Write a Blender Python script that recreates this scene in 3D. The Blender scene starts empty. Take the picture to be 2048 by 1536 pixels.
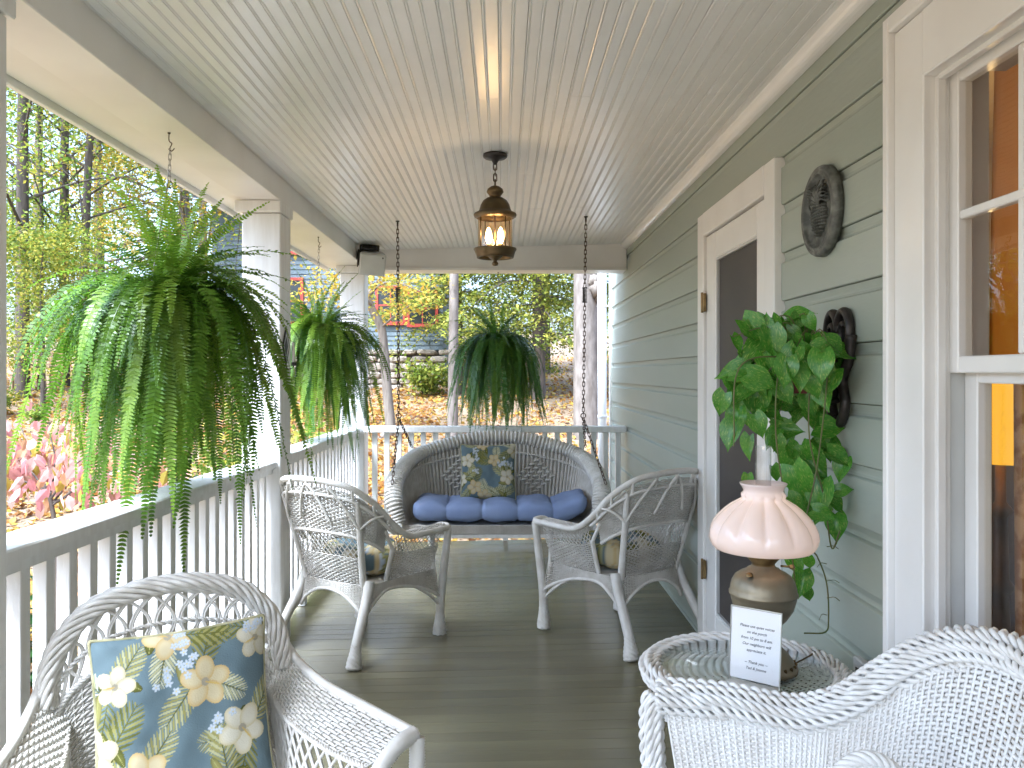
import bpy, bmesh, math, random
import numpy as np
from mathutils import Vector, Matrix

random.seed(7); RNG = np.random.default_rng(7)
R = math.radians
scene = bpy.context.scene
COL = scene.collection
PI = math.pi

# ---------------------------------------------------------------- camera
CAM_Z = 1.36
cd = bpy.data.cameras.new('camera'); cam = bpy.data.objects.new('camera', cd); COL.objects.link(cam)
cam.location = (0, 0, CAM_Z); cam.rotation_euler = (R(90), 0, 0)
cd.sensor_width = 36; cd.lens = 29.0
cd.shift_x = 0.0088; cd.shift_y = -0.0107
cd.clip_start = 0.05; cd.clip_end = 2000
scene.camera = cam

# ---------------------------------------------------------------- sky, sun, exposure
SUN_EL, SUN_AZ = 57.0, -136.0     # azimuth: clockwise from +Y (away from camera); -136 = from behind the camera, left
w = bpy.data.worlds.new('World'); scene.world = w; w.use_nodes = True
nt = w.node_tree; nt.nodes.clear()
sky = nt.nodes.new('ShaderNodeTexSky'); sky.sky_type = 'NISHITA'; sky.sun_disc = False
sky.sun_elevation = R(SUN_EL); sky.sun_rotation = R(SUN_AZ)
sky.air_density = 1.0; sky.dust_density = 4.5; sky.ozone_density = 0.5
bg = nt.nodes.new('ShaderNodeBackground'); bg.inputs['Strength'].default_value = 0.15
wo = nt.nodes.new('ShaderNodeOutputWorld')
hs_ = nt.nodes.new('ShaderNodeHueSaturation'); hs_.inputs['Saturation'].default_value = 0.75; nt.links.new(sky.outputs[0], hs_.inputs['Color']); nt.links.new(hs_.outputs[0], bg.inputs[0]); nt.links.new(bg.outputs[0], wo.inputs[0])
sl = bpy.data.lights.new('sun', 'SUN'); sl.energy = 2.1; sl.angle = R(13); sl.color = (1.0, 0.97, 0.93)
so = bpy.data.objects.new('sun', sl); COL.objects.link(so)
az = R(SUN_AZ); el = R(SUN_EL)
sdir = Vector((math.sin(az) * math.cos(el), math.cos(az) * math.cos(el), math.sin(el)))
so.location = sdir * 30; so.rotation_euler = (-sdir).to_track_quat('-Z', 'Y').to_euler()
scene.view_settings.view_transform = 'Standard'; scene.view_settings.look = 'None'
scene.view_settings.gamma = 1.0; scene.view_settings.use_curve_mapping = False
scene.view_settings.exposure = 2.32
scene.view_settings.use_white_balance = True; scene.view_settings.white_balance_temperature = 5300; scene.view_settings.white_balance_tint = 6
scene.cycles.use_denoising = True
scene.cycles.max_bounces = 10; scene.cycles.diffuse_bounces = 6; scene.cycles.glossy_bounces = 4
scene.cycles.transparent_max_bounces = 16; scene.cycles.transmission_bounces = 8
scene.cycles.sample_clamp_indirect = 6.0
scene.cycles.caustics_reflective = False; scene.cycles.caustics_refractive = False

# ---------------------------------------------------------------- helpers: materials
M = {}
def mat(name, col, rough=0.5, col2=None, scale=6.0, bump=0.0, bscale=40.0, metal=0.0, spec=0.5, detail=4.0,
        stretch=(1, 1, 1), objrand=0.0, emit=None, transl=0.0, attr=None, coat=0.0, sharp=(0.35, 0.65)):
    m = bpy.data.materials.new(name); m.use_nodes = True; M[name] = m
    nt = m.node_tree; N = nt.nodes; L = nt.links
    b = N['Principled BSDF']; out = N['Material Output']
    b.inputs['Roughness'].default_value = rough; b.inputs['Metallic'].default_value = metal
    b.inputs['Specular IOR Level'].default_value = spec
    b.inputs['Coat Weight'].default_value = coat
    tc = N.new('ShaderNodeTexCoord'); mp = N.new('ShaderNodeMapping'); mp.inputs['Scale'].default_value = stretch
    L.new(tc.outputs['Object'], mp.inputs['Vector'])
    src = None
    if attr:
        a = N.new('ShaderNodeAttribute'); a.attribute_name = attr; src = a.outputs['Color']
    if col2 is not None:
        no = N.new('ShaderNodeTexNoise'); no.inputs['Scale'].default_value = scale; no.inputs['Detail'].default_value = detail
        oi = N.new('ShaderNodeObjectInfo'); ad = N.new('ShaderNodeVectorMath'); ad.operation = 'ADD'
        cx = N.new('ShaderNodeCombineXYZ'); mu = N.new('ShaderNodeMath'); mu.operation = 'MULTIPLY'; mu.inputs[1].default_value = 37.0
        L.new(oi.outputs['Random'], mu.inputs[0]); L.new(mu.outputs[0], cx.inputs[0]); L.new(mu.outputs[0], cx.inputs[2])
        L.new(mp.outputs[0], ad.inputs[0]); L.new(cx.outputs[0], ad.inputs[1]); L.new(ad.outputs[0], no.inputs['Vector'])
        rp = N.new('ShaderNodeValToRGB'); rp.color_ramp.elements[0].position = sharp[0]; rp.color_ramp.elements[1].position = sharp[1]
        rp.color_ramp.elements[0].color = (*col, 1); rp.color_ramp.elements[1].color = (*col2, 1)
        L.new(no.outputs['Fac'], rp.inputs[0])
        if src is None: src = rp.outputs[0]
        else:
            mx = N.new('ShaderNodeMix'); mx.data_type = 'RGBA'; mx.blend_type = 'MULTIPLY'; mx.inputs[0].default_value = 1
            L.new(src, mx.inputs[6]); L.new(rp.outputs[0], mx.inputs[7]); src = mx.outputs[2]
    if src is None:
        rgb = N.new('ShaderNodeRGB'); rgb.outputs[0].default_value = (*col, 1); src = rgb.outputs[0]
    if objrand > 0:
        oi2 = N.new('ShaderNodeObjectInfo'); mr = N.new('ShaderNodeMapRange')
        mr.inputs['To Min'].default_value = 1 - objrand; mr.inputs['To Max'].default_value = 1 + objrand
        L.new(oi2.outputs['Random'], mr.inputs['Value'])
        hs = N.new('ShaderNodeHueSaturation'); L.new(src, hs.inputs['Color']); L.new(mr.outputs[0], hs.inputs['Value']); src = hs.outputs[0]
    L.new(src, b.inputs['Base Color'])
    if bump > 0:
        n2 = N.new('ShaderNodeTexNoise'); n2.inputs['Scale'].default_value = bscale; n2.inputs['Detail'].default_value = 5
        L.new(mp.outputs[0], n2.inputs['Vector'])
        bp = N.new('ShaderNodeBump'); bp.inputs['Strength'].default_value = bump; bp.inputs['Distance'].default_value = 0.004
        L.new(n2.outputs['Fac'], bp.inputs['Height']); L.new(bp.outputs[0], b.inputs['Normal'])
    if emit:
        b.inputs['Emission Color'].default_value = (*emit[:3], 1); b.inputs['Emission Strength'].default_value = emit[3]
    if transl > 0:
        tr = N.new('ShaderNodeBsdfTranslucent'); L.new(src, tr.inputs['Color'])
        ms = N.new('ShaderNodeMixShader'); ms.inputs[0].default_value = transl
        L.new(b.outputs[0], ms.inputs[1]); L.new(tr.outputs[0], ms.inputs[2]); L.new(ms.outputs[0], out.inputs[0])
    return m

def glass_mat(name, tint=(1, 1, 1), ior=1.5, rough=0.0, bump=0.03, shell=False):
    m = bpy.data.materials.new(name); m.use_nodes = True; M[name] = m
    nt = m.node_tree; N = nt.nodes; L = nt.links; N.clear()
    out = N.new('ShaderNodeOutputMaterial'); t = N.new('ShaderNodeBsdfTransparent'); t.inputs[0].default_value = (*tint, 1)
    g = N.new('ShaderNodeBsdfGlossy'); g.inputs['Roughness'].default_value = rough
    f = N.new('ShaderNodeFresnel'); f.inputs[0].default_value = ior
    no = N.new('ShaderNodeTexNoise'); no.inputs['Scale'].default_value = 9; tc = N.new('ShaderNodeTexCoord'); L.new(tc.outputs['Object'], no.inputs['Vector'])
    bp = N.new('ShaderNodeBump'); bp.inputs['Strength'].default_value = bump; bp.inputs['Distance'].default_value = 0.01
    L.new(no.outputs['Fac'], bp.inputs['Height']); L.new(bp.outputs[0], g.inputs['Normal'])
    ge = N.new('ShaderNodeNewGeometry'); iv = N.new('ShaderNodeMath'); iv.operation = 'SUBTRACT'; iv.inputs[0].default_value = 1.0
    L.new(ge.outputs['Backfacing'], iv.inputs[1]); fm = N.new('ShaderNodeMath'); fm.operation = 'MULTIPLY'; L.new(f.outputs[0], fm.inputs[0]); L.new(iv.outputs[0], fm.inputs[1])
    if shell:      # a single open glass wall: reflects on both of its faces
        lw = N.new('ShaderNodeLayerWeight'); lw.inputs[0].default_value = 0.35; pw = N.new('ShaderNodeMath'); pw.operation = 'POWER'; pw.inputs[1].default_value = 2.0
        L.new(lw.outputs['Facing'], pw.inputs[0]); fm = N.new('ShaderNodeMath'); fm.operation = 'MULTIPLY_ADD'; fm.inputs[1].default_value = 0.55; fm.inputs[2].default_value = 0.07; L.new(pw.outputs[0], fm.inputs[0])
    mx = N.new('ShaderNodeMixShader'); L.new(fm.outputs[0], mx.inputs[0]); L.new(t.outputs[0], mx.inputs[1]); L.new(g.outputs[0], mx.inputs[2])
    L.new(mx.outputs[0], out.inputs[0]); return m

mat('white_paint', (0.80, 0.79, 0.77), 0.38, (0.74, 0.725, 0.70), 3.0, 0.12, 60)
mat('white_board', (0.80, 0.80, 0.79), 0.42, (0.72, 0.71, 0.69), 5.0, 0.25, 30, stretch=(6, 6, .6))
mat('ceiling_paint', (0.82, 0.815, 0.81), 0.30, (0.78, 0.775, 0.77), 2.0, 0.08, 14, stretch=(3, 2, 3), objrand=0.02)
mat('siding_paint', (0.315, 0.355, 0.30), 0.48, (0.355, 0.392, 0.345), 1.6, 0.2, 50, stretch=(1, .3, 1.5), objrand=0.03)
mat('floor_paint', (0.185, 0.168, 0.100), 0.22, (0.140, 0.127, 0.078), 1.4, 0.35, 26, stretch=(.6, 3, 3), objrand=0.03)
mat('wicker_grey', (0.56, 0.535, 0.49), 0.55, (0.45, 0.42, 0.37), 16.0, 0.2, 120)  # darker, greyer wicker for most woven panels and lattices; rims stay paler
mat('wicker', (0.70, 0.68, 0.64), 0.5, (0.58, 0.55, 0.50), 14.0, 0.2, 120, objrand=0.02)
mat('wicker_white', (0.78, 0.775, 0.76), 0.45, (0.68, 0.66, 0.63), 14.0, 0.2, 120)
mat('wicker_core', (0.22, 0.20, 0.17), 0.7, (0.15, 0.13, 0.11), 20)
mat('trim_grey', (0.55, 0.56, 0.55), 0.5, (0.5, 0.5, 0.49), 5)
mat('iron', (0.035, 0.032, 0.03), 0.45, (0.06, 0.05, 0.045), 30, 0.3, 90, metal=0.6)
mat('rust_iron', (0.06, 0.045, 0.035), 0.55, (0.13, 0.075, 0.045), 25, 0.3, 90, metal=0.4)
mat('wire', (0.32, 0.30, 0.27), 0.4, metal=0.8)
mat('bronze', (0.10, 0.075, 0.04), 0.38, (0.17, 0.115, 0.055), 12, 0.15, 50, metal=0.85)
mat('aged_brass', (0.19, 0.165, 0.115), 0.40, (0.27, 0.225, 0.145), 9, 0.2, 40, metal=0.55)
mat('black_plastic', (0.02, 0.02, 0.02), 0.5, (0.03, 0.03, 0.03), 10)
mat('grey_plastic', (0.60, 0.61, 0.60), 0.5, (0.55, 0.56, 0.55), 10)
mat('plaque', (0.065, 0.07, 0.062), 0.55, (0.20, 0.205, 0.185), 28, 0.5, 90, sharp=(.42, .72))
mat('screen', (0.040, 0.034, 0.031), 0.5, (0.058, 0.049, 0.044), 2.0, 0.2, 400)
mat('brass_old', (0.28, 0.20, 0.09), 0.4, (0.16, 0.11, 0.05), 30, metal=0.8)
mat('blue_fabric', (0.215, 0.275, 0.465), 0.85, (0.25, 0.315, 0.51), 9, 0.35, 300, spec=0.2)
mat('print_fabric', (1, 1, 1), 0.85, (0.92, 0.92, 0.92), 7, 0.3, 300, attr='Col', spec=0.2)
mat('leaf_attr', (1, 1, 1), 0.55, (0.85, 0.85, 0.85), 2, transl=0.45, attr='Col', spec=0.3)
mat('pot_green', (0.018, 0.022, 0.018), 0.5, (0.03, 0.03, 0.025), 20)
mat('terracotta', (0.10, 0.018, 0.014), 0.45, (0.13, 0.025, 0.02), 10)
mat('bark_grey', (0.13, 0.105, 0.085), 0.85, (0.22, 0.19, 0.155), 7, 0.9, 30, stretch=(3, 3, .5))
mat('bark_dark', (0.06, 0.048, 0.04), 0.85, (0.12, 0.095, 0.075), 7, 0.9, 30, stretch=(3, 3, .5))
mat('bark_pale', (0.13, 0.108, 0.09), 0.8, (0.22, 0.19, 0.165), 6, 0.9, 24, stretch=(2, 2, .7))
mat('ground_leaves', (0.17, 0.115, 0.07), 0.9, (0.27, 0.20, 0.125), 9, 1.0, 14, detail=8)
mat('slate_siding', (0.10, 0.13, 0.15), 0.7, (0.14, 0.17, 0.19), 4, 0.2, 30, objrand=0.08)
mat('red_trim', (0.42, 0.05, 0.035), 0.5, (0.36, 0.045, 0.03), 8)
mat('dark_glass', (0.02, 0.025, 0.03), 0.08, (0.03, 0.035, 0.04), 3)
mat('stone', (0.24, 0.20, 0.16), 0.85, (0.36, 0.31, 0.25), 5, 0.8, 12, objrand=0.28)
mat('mortar', (0.10, 0.085, 0.07), 0.9, (0.14, 0.12, 0.10), 8)
mat('roof_shingle', (0.07, 0.07, 0.075), 0.9, (0.10, 0.10, 0.105), 12, 0.6, 20)
mat('bench_wood', (0.42, 0.30, 0.19), 0.7, (0.33, 0.23, 0.14), 6, 0.3, 20)
mat('paper', (0.86, 0.86, 0.87), 0.6, (0.83, 0.83, 0.84), 3)
mat('ink', (0.03, 0.03, 0.035), 0.6)
mat('room_wall', (0.42, 0.33, 0.22), 0.8, (0.38, 0.30, 0.20), 2)
mat('room_dark', (0.05, 0.04, 0.035), 0.8, (0.07, 0.055, 0.045), 2)
mat('curtain_gold', (0.62, 0.33, 0.07), 0.8, (0.52, 0.26, 0.05), 4, 0.5, 60, stretch=(1, 1, .15), transl=0.6)
mat('curtain_lace', (0.60, 0.44, 0.27), 0.85, (0.36, 0.20, 0.09), 22, 0.6, 30, detail=6, transl=0.5, sharp=(.45, .58))
mat('lampshade_lit', (0.42, 0.22, 0.02), 0.8, emit=(1.0, 0.46, 0.01, 0.24))
mat('bulb_lit', (1, 0.8, 0.5), 0.4, emit=(1.0, 0.62, 0.24, 10.0))
mat('flame_lit', (1, 0.8, 0.5), 0.4, emit=(1.0, 0.62, 0.28, 5.0))
mat('candle_wax', (0.72, 0.68, 0.60), 0.5, transl=0.2)
mat('acrylic_edge', (0.72, 0.73, 0.68), 0.2, (0.66, 0.67, 0.62), 8)
mat('downspout', (0.82, 0.82, 0.82), 0.35, (0.78, 0.78, 0.78), 4)
glass_mat('clear_glass'); glass_mat('window_glass', (0.97, 0.96, 0.93), 1.75); glass_mat('amber_glass', (1.0, 0.86, 0.66), shell=True)
glass_mat('table_glass', (0.955, 0.985, 0.98), 1.4, bump=0.0); glass_mat('chimney_glass', (.97, .97, .97), shell=True)

def leafmat(name, c1, c2, rough, transl, spec=0.5, vein=False):
    m = mat(name, c1, rough, c2, 9, 0.1, 50, transl=transl, objrand=0.22, spec=spec)
    return m
leafmat('fern_leaf', (0.075, 0.165, 0.010), (0.135, 0.25, 0.018), 0.36, 0.42)
leafmat('fern_leaf_light', (0.17, 0.30, 0.018), (0.26, 0.40, 0.035), 0.38, 0.45)
leafmat('fern_leaf_deep', (0.050, 0.14, 0.018), (0.09, 0.20, 0.026), 0.34, 0.38)
mat('fern_stem', (0.10, 0.14, 0.03), 0.6, (0.14, 0.12, 0.04), 20)
# pothos: green with lime streaks along the blade
m = mat('pothos_leaf', (0.06, 0.215, 0.018), 0.26, (0.11, 0.29, 0.028), 12, objrand=0.18, transl=0.22)
nt_ = m.node_tree; N_ = nt_.nodes; L_ = nt_.links
b_ = N_['Principled BSDF']; old = b_.inputs['Base Color'].links[0].from_socket
tc_ = N_.new('ShaderNodeTexCoord'); mp_ = N_.new('ShaderNodeMapping'); mp_.inputs['Scale'].default_value = (34, 7, 8)
oi_ = N_.new('ShaderNodeObjectInfo'); va_ = N_.new('ShaderNodeVectorMath'); va_.operation = 'ADD'
L_.new(tc_.outputs['Object'], mp_.inputs[0]); L_.new(mp_.outputs[0], va_.inputs[0])
ms_ = N_.new('ShaderNodeMath'); ms_.operation = 'MULTIPLY'; ms_.inputs[1].default_value = 90.0
cx_ = N_.new('ShaderNodeCombineXYZ'); L_.new(oi_.outputs['Random'], ms_.inputs[0]); L_.new(ms_.outputs[0], cx_.inputs[0]); L_.new(ms_.outputs[0], cx_.inputs[1])
L_.new(cx_.outputs[0], va_.inputs[1])
no_ = N_.new('ShaderNodeTexNoise'); no_.inputs['Scale'].default_value = 1.0; no_.inputs['Detail'].default_value = 3; L_.new(va_.outputs[0], no_.inputs['Vector'])
rp_ = N_.new('ShaderNodeValToRGB'); rp_.color_ramp.elements[0].position = .57; rp_.color_ramp.elements[1].position = .66; L_.new(no_.outputs['Fac'], rp_.inputs[0])
mx_ = N_.new('ShaderNodeMix'); mx_.data_type = 'RGBA'; L_.new(rp_.outputs[0], mx_.inputs[0]); L_.new(old, mx_.inputs[6]); mx_.inputs[7].default_value = (0.30, 0.42, 0.07, 1)
L_.new(mx_.outputs[2], b_.inputs['Base Color'])
# milk glass lamp shade: glossy pink-white opal that glows from the lamp inside it
m = mat('milk_glass', (0.86, 0.76, 0.735), 0.10, transl=0.28, coat=0.6)

# ---------------------------------------------------------------- helpers: geometry
def nrm(v):
    return v / np.maximum(np.linalg.norm(v, axis=-1, keepdims=True), 1e-9)

class MB:
    def __init__(s): s.V = []; s.F = []; s.n = 0; s.C = []
    def add(s, v, f, col=None):
        v = np.asarray(v, float).reshape(-1, 3); f = np.asarray(f, int)
        s.V.append(v); s.F.append(f + s.n); s.n += len(v)
        if col is not None: s.C.append(np.broadcast_to(np.asarray(col, float), (len(v), 3)))
    def box(s, x0, x1, y0, y1, z0, z1):
        v = [(x, y, z) for x in (x0, x1) for y in (y0, y1) for z in (z0, z1)]
        s.add(v, [(0, 1, 3, 2), (4, 6, 7, 5), (0, 4, 5, 1), (2, 3, 7, 6), (0, 2, 6, 4), (1, 5, 7, 3)])
    def hexa(s, p):
        s.add(p, [(0, 3, 2, 1), (4, 5, 6, 7), (0, 1, 5, 4), (1, 2, 6, 5), (2, 3, 7, 6), (3, 0, 4, 7)])
    def cbox(s, x0, x1, y0, y1, z0, z1, c=0.004):
        # box with chamfered edges
        vs = []; lo = (x0, y0, z0); hi = (x1, y1, z1)
        idx = {}
        for sx in (0, 1):
            for sy in (0, 1):
                for sz in (0, 1):
                    cr = [hi[0] if sx else lo[0], hi[1] if sy else lo[1], hi[2] if sz else lo[2]]
                    ins = [-c if sx else c, -c if sy else c, -c if sz else c]
                    for a in range(3):
                        p = [cr[k] + (0 if k == a else ins[k]) for k in range(3)]
                        idx[(sx, sy, sz, a)] = len(vs); vs.append(p)
        F4 = []; F3 = []
        g = lambda a, b, cc, ax: idx[(a, b, cc, ax)]
        for k in (0, 1):
            F4.append([g(k, 0, 0, 0), g(k, 0, 1, 0), g(k, 1, 1, 0), g(k, 1, 0, 0)])
            F4.append([g(0, k, 0, 1), g(0, k, 1, 1), g(1, k, 1, 1), g(1, k, 0, 1)])
            F4.append([g(0, 0, k, 2), g(0, 1, k, 2), g(1, 1, k, 2), g(1, 0, k, 2)])
        for i in (0, 1):
            for j in (0, 1):
                F4.append([g(i, j, 0, 0), g(i, j, 1, 0), g(i, j, 1, 1), g(i, j, 0, 1)])
                F4.append([g(i, 0, j, 0), g(i, 1, j, 0), g(i, 1, j, 2), g(i, 0, j, 2)])
                F4.append([g(0, i, j, 1), g(1, i, j, 1), g(1, i, j, 2), g(0, i, j, 2)])
                for k in (0, 1):
                    F3.append([g(i, j, k, 0), g(i, j, k, 1), g(i, j, k, 2)])
        base = s.n
        s.V.append(np.array(vs)); s.n += len(vs)
        s.F.append(np.array(F4) + base); s.F.append(np.array(F3) + base)
    def tube(s, P, r, n=6, cap=True, ref=None, ell=1.0):
        P = np.asarray(P, float); m = len(P)
        r = np.broadcast_to(np.asarray(r, float), (m,)) if np.ndim(r) <= 1 else np.asarray(r, float)
        Nn, B = frames(P, ref)
        a = np.arange(n) / n * 2 * PI
        rr = r if r.ndim == 2 else r[:, None]
        V = P[:, None, :] + (Nn[:, None, :] * np.cos(a)[None, :, None] + ell * B[:, None, :] * np.sin(a)[None, :, None]) * rr[:, :, None]
        i = np.arange(m - 1)[:, None] * n; k = np.arange(n)[None, :]; k2 = (k + 1) % n
        F = np.stack([i + k, i + k2, i + n + k2, i + n + k], -1).reshape(-1, 4)
        s.add(V, F)
        if cap and n >= 3:
            b = s.n - m * n
            s.F.append(np.array([list(range(b + n - 1, b - 1, -1))])); e = s.n - n
            s.F.append(np.array([list(range(e, e + n))]))
    def lathe(s, prof, n=24, c=(0, 0, 0), fn=None, closed=False):
        prof = np.asarray(prof, float); m = len(prof)
        a = np.arange(n) / n * 2 * PI
        rr = prof[:, 0][:, None] * np.ones(n)[None]
        if fn is not None: rr = fn(rr, a[None, :], np.arange(m)[:, None] / (m - 1))
        V = np.stack([rr * np.cos(a), rr * np.sin(a), prof[:, 1][:, None] * np.ones(n)[None]], -1) + np.array(c)
        i = np.arange(m - 1)[:, None] * n; k = np.arange(n)[None, :]; k2 = (k + 1) % n
        s.add(V, np.stack([i + k, i + k2, i + n + k2, i + n + k], -1).reshape(-1, 4))
    def grid(s, P, col=None, wrap=False):
        P = np.asarray(P, float); a, b = P.shape[:2]
        i = np.arange(a - 1)[:, None] * b
        k = np.arange(b if wrap else b - 1)[None, :]; k2 = (k + 1) % b
        F = np.stack([i + k, i + k2, i + b + k2, i + b + k], -1).reshape(-1, 4)
        s.add(P.reshape(-1, 3), F, None if col is None else np.asarray(col).reshape(-1, 3))
    def prism(s, poly, ax, a0, a1):
        # poly: list of 2D points; extruded along axis ax from a0 to a1
        n = len(poly); o = [k for k in range(3) if k != ax]
        V = np.zeros((2 * n, 3))
        for h, a in enumerate((a0, a1)):
            for i, p in enumerate(poly):
                V[h * n + i, o[0]] = p[0]; V[h * n + i, o[1]] = p[1]; V[h * n + i, ax] = a
        base = s.n; s.V.append(V); s.n += 2 * n
        s.F.append(np.array([[i + base, (i + 1) % n + base, n + (i + 1) % n + base, n + i + base] for i in range(n)]))
        s.F.append(np.array([[i + base for i in range(n)][::-1]])); s.F.append(np.array([[n + i + base for i in range(n)]]))
    def mesh(s, name, material, smooth=False, shift=None):
        V = np.concatenate(s.V) if s.V else np.zeros((0, 3))
        if shift is not None: V = V - np.array(shift)
        me = bpy.data.meshes.new(name)
        me.vertices.add(len(V)); me.vertices.foreach_set('co', V.astype(np.float32).ravel())
        li = np.concatenate([f.ravel() for f in s.F]); tot = np.concatenate([np.full(len(f), f.shape[1]) for f in s.F])
        me.loops.add(len(li)); me.loops.foreach_set('vertex_index', li.astype(np.int32))
        st = np.concatenate([[0], np.cumsum(tot)[:-1]])
        me.polygons.add(len(tot)); me.polygons.foreach_set('loop_start', st.astype(np.int32)); me.polygons.foreach_set('loop_total', tot.astype(np.int32))
        me.polygons.foreach_set('use_smooth', np.full(len(tot), smooth))
        if s.C:
            c = np.concatenate(s.C); ca = me.color_attributes.new('Col', 'FLOAT_COLOR', 'POINT')
            ca.data.foreach_set('color', np.concatenate([c, np.ones((len(c), 1))], 1).astype(np.float32).ravel())
        me.update(calc_edges=True); me.validate()
        if material: me.materials.append(M[material] if isinstance(material, str) else material)
        return me
    def build(s, name, material, parent=None, smooth=False, loc=None, rot=None, world=False):
        me = s.mesh(name, material, smooth, parent.location if (world and parent) else None)
        return place(name, me, parent, loc, rot)

def place(name, me, parent=None, loc=None, rot=None, scale=None):
    o = bpy.data.objects.new(name, me); COL.objects.link(o)
    if parent: o.parent = parent
    if loc is not None: o.location = loc
    if rot is not None: o.rotation_euler = rot
    if scale is not None: o.scale = scale
    return o

def frames(P, ref=None):
    P = np.asarray(P, float); T = np.zeros_like(P)
    T[1:-1] = P[2:] - P[:-2]; T[0] = P[1] - P[0]; T[-1] = P[-1] - P[-2]; T = nrm(T)
    N = np.zeros_like(P)
    if ref is not None:
        rf = np.broadcast_to(np.asarray(ref, float), P.shape)
        N = nrm(rf - T * np.sum(rf * T, -1, keepdims=True))
    else:
        h = np.array([0, 0, 1.0]) if abs(T[0, 2]) < 0.9 else np.array([1.0, 0, 0])
        n = h - T[0] * h.dot(T[0]); n /= np.linalg.norm(n); N[0] = n
        for i in range(1, len(P)):
            n = n - T[i] * n.dot(T[i]); l = np.linalg.norm(n); n = n / l if l > 1e-6 else N[i - 1]; N[i] = n
    return N, np.cross(T, N)

def crv(pts):
    P = np.asarray(pts, float); n = len(P)
    Q = np.vstack([2 * P[0] - P[1], P, 2 * P[-1] - P[-2]])
    def f(s):
        s = np.asarray(s, float); i = np.clip(np.floor(s).astype(int), 0, n - 2); u = (s - i)[..., None]
        a, b, c, d = Q[i], Q[i + 1], Q[i + 2], Q[i + 3]
        return 0.5 * (2 * b + (c - a) * u + (2 * a - 5 * b + 4 * c - d) * u ** 2 + (3 * b - a - 3 * c + d) * u ** 3)
    return f
def path(pts, n=24):
    return crv(pts)(np.linspace(0, len(pts) - 1, n))
def mirror(half):
    # half: points from the front tip to the centre (x = 0 last); returns the full symmetric list
    return [tuple(p) for p in half] + [(-p[0], p[1], p[2]) for p in half[-2::-1]]
def ruled(a, b):
    return lambda s, t: a(s) * (1 - np.asarray(t)[..., None]) + b(s) * np.asarray(t)[..., None]

RIBS = -1.0
def weave(mb, S, s, t, amp=0.0022, hw=0.0026, th=0.0018, ampf=None, rib=0.0018):
    s = np.asarray(s, float); t = np.asarray(t, float)
    sf = np.interp(np.arange(2 * len(s) - 1) / 2, np.arange(len(s)), s); ph = np.arange(len(sf)) / 2
    Sg, Tg = np.meshgrid(sf, t); e = 1e-3 * max(1e-3, (s[-1] - s[0])); e2 = 1e-3 * max(1e-3, abs(t[-1] - t[0]))
    P = S(Sg, Tg); du = S(Sg + e, Tg) - S(Sg - e, Tg); dv = S(Sg, Tg + e2) - S(Sg, Tg - e2)
    N = nrm(np.cross(du, dv)); D = nrm(dv)
    off = amp * np.cos(PI * (ph[None, :] + np.arange(len(t))[:, None]))
    off = off + rib * np.abs(off) / max(amp, 1e-6) * RIBS
    if ampf is not None: off = off + ampf(Sg, Tg, ph[None, :], np.arange(len(t))[:, None])
    C = P + N * off[..., None]
    V = np.stack([C + D * hw, C + N * th, C - D * hw, C - N * th], 2)
    a, b = V.shape[:2]
    i = (np.arange(a)[:, None, None] * b + np.arange(b - 1)[None, :, None]) * 4
    k = np.arange(4)[None, None, :]; k2 = (k + 1) % 4
    mb.add(V, np.stack([i + k, i + k2, i + 4 + k2, i + 4 + k], -1).reshape(-1, 4))
def stakes(mb, S, s, t0, t1, r=0.0028, n=7, sides=4):
    tt = np.linspace(t0, t1, n)
    for x in s: mb.tube(S(np.full(n, x), tt), r, sides, cap=False)
def panel(mb, S, s0, s1, t0, t1, ns, nt, **k):
    ss = np.linspace(s0, s1, ns); weave(mb, S, ss, np.linspace(t0, t1, nt), **k); stakes(mb, S, ss, t0, t1)
def lattice(mb, S, s0, s1, t0, t1, n, d=2, r=0.0026):
    ss = np.linspace(s0, s1, n); tt = np.linspace(t0, t1, 9)
    for i in range(n):
        for sg in (1, -1):
            j = i + sg * d
            a, b = ss[i], s0 + (s1 - s0) * j / (n - 1)
            tmax = 1.0
            if b > s1: tmax = (s1 - a) / (b - a)
            if b < s0: tmax = (s0 - a) / (b - a)
            if tmax < 0.12: continue
            u = np.linspace(0, tmax, 9)
            P = S(a + (b - a) * u, t0 + (t1 - t0) * u)
            mb.tube(P, r, 4, cap=False)
    for i in range(n):   # the strands that enter from the sides, starting at the upper edge
        for sg in (1, -1):
            a, b = ss[i], s0 + (s1 - s0) * (i - sg * d) / (n - 1)
            if s0 <= b <= s1: continue
            lim = s0 if b < s0 else s1
            tm = (lim - a) / (b - a)
            if tm < 0.12: continue
            u = np.linspace(0, tm, 7); mb.tube(S(a + (b - a) * u, t1 + (t0 - t1) * u), r, 4, cap=False)
def wrapped(mb, P, r, pitch=0.006, n=8):
    P = np.asarray(P, float); L = np.concatenate([[0], np.cumsum(np.linalg.norm(np.diff(P, axis=0), axis=1))])
    m = max(8, int(L[-1] / pitch * 2)); q = np.linspace(0, L[-1], m)
    Q = np.stack([np.interp(q, L, P[:, k]) for k in range(3)], 1)
    rr = np.interp(q, L, np.broadcast_to(np.asarray(r, float), (len(P),)))
    mb.tube(Q, rr * np.where(np.arange(m) % 2 == 0, 1.0, 0.90), n)
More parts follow.
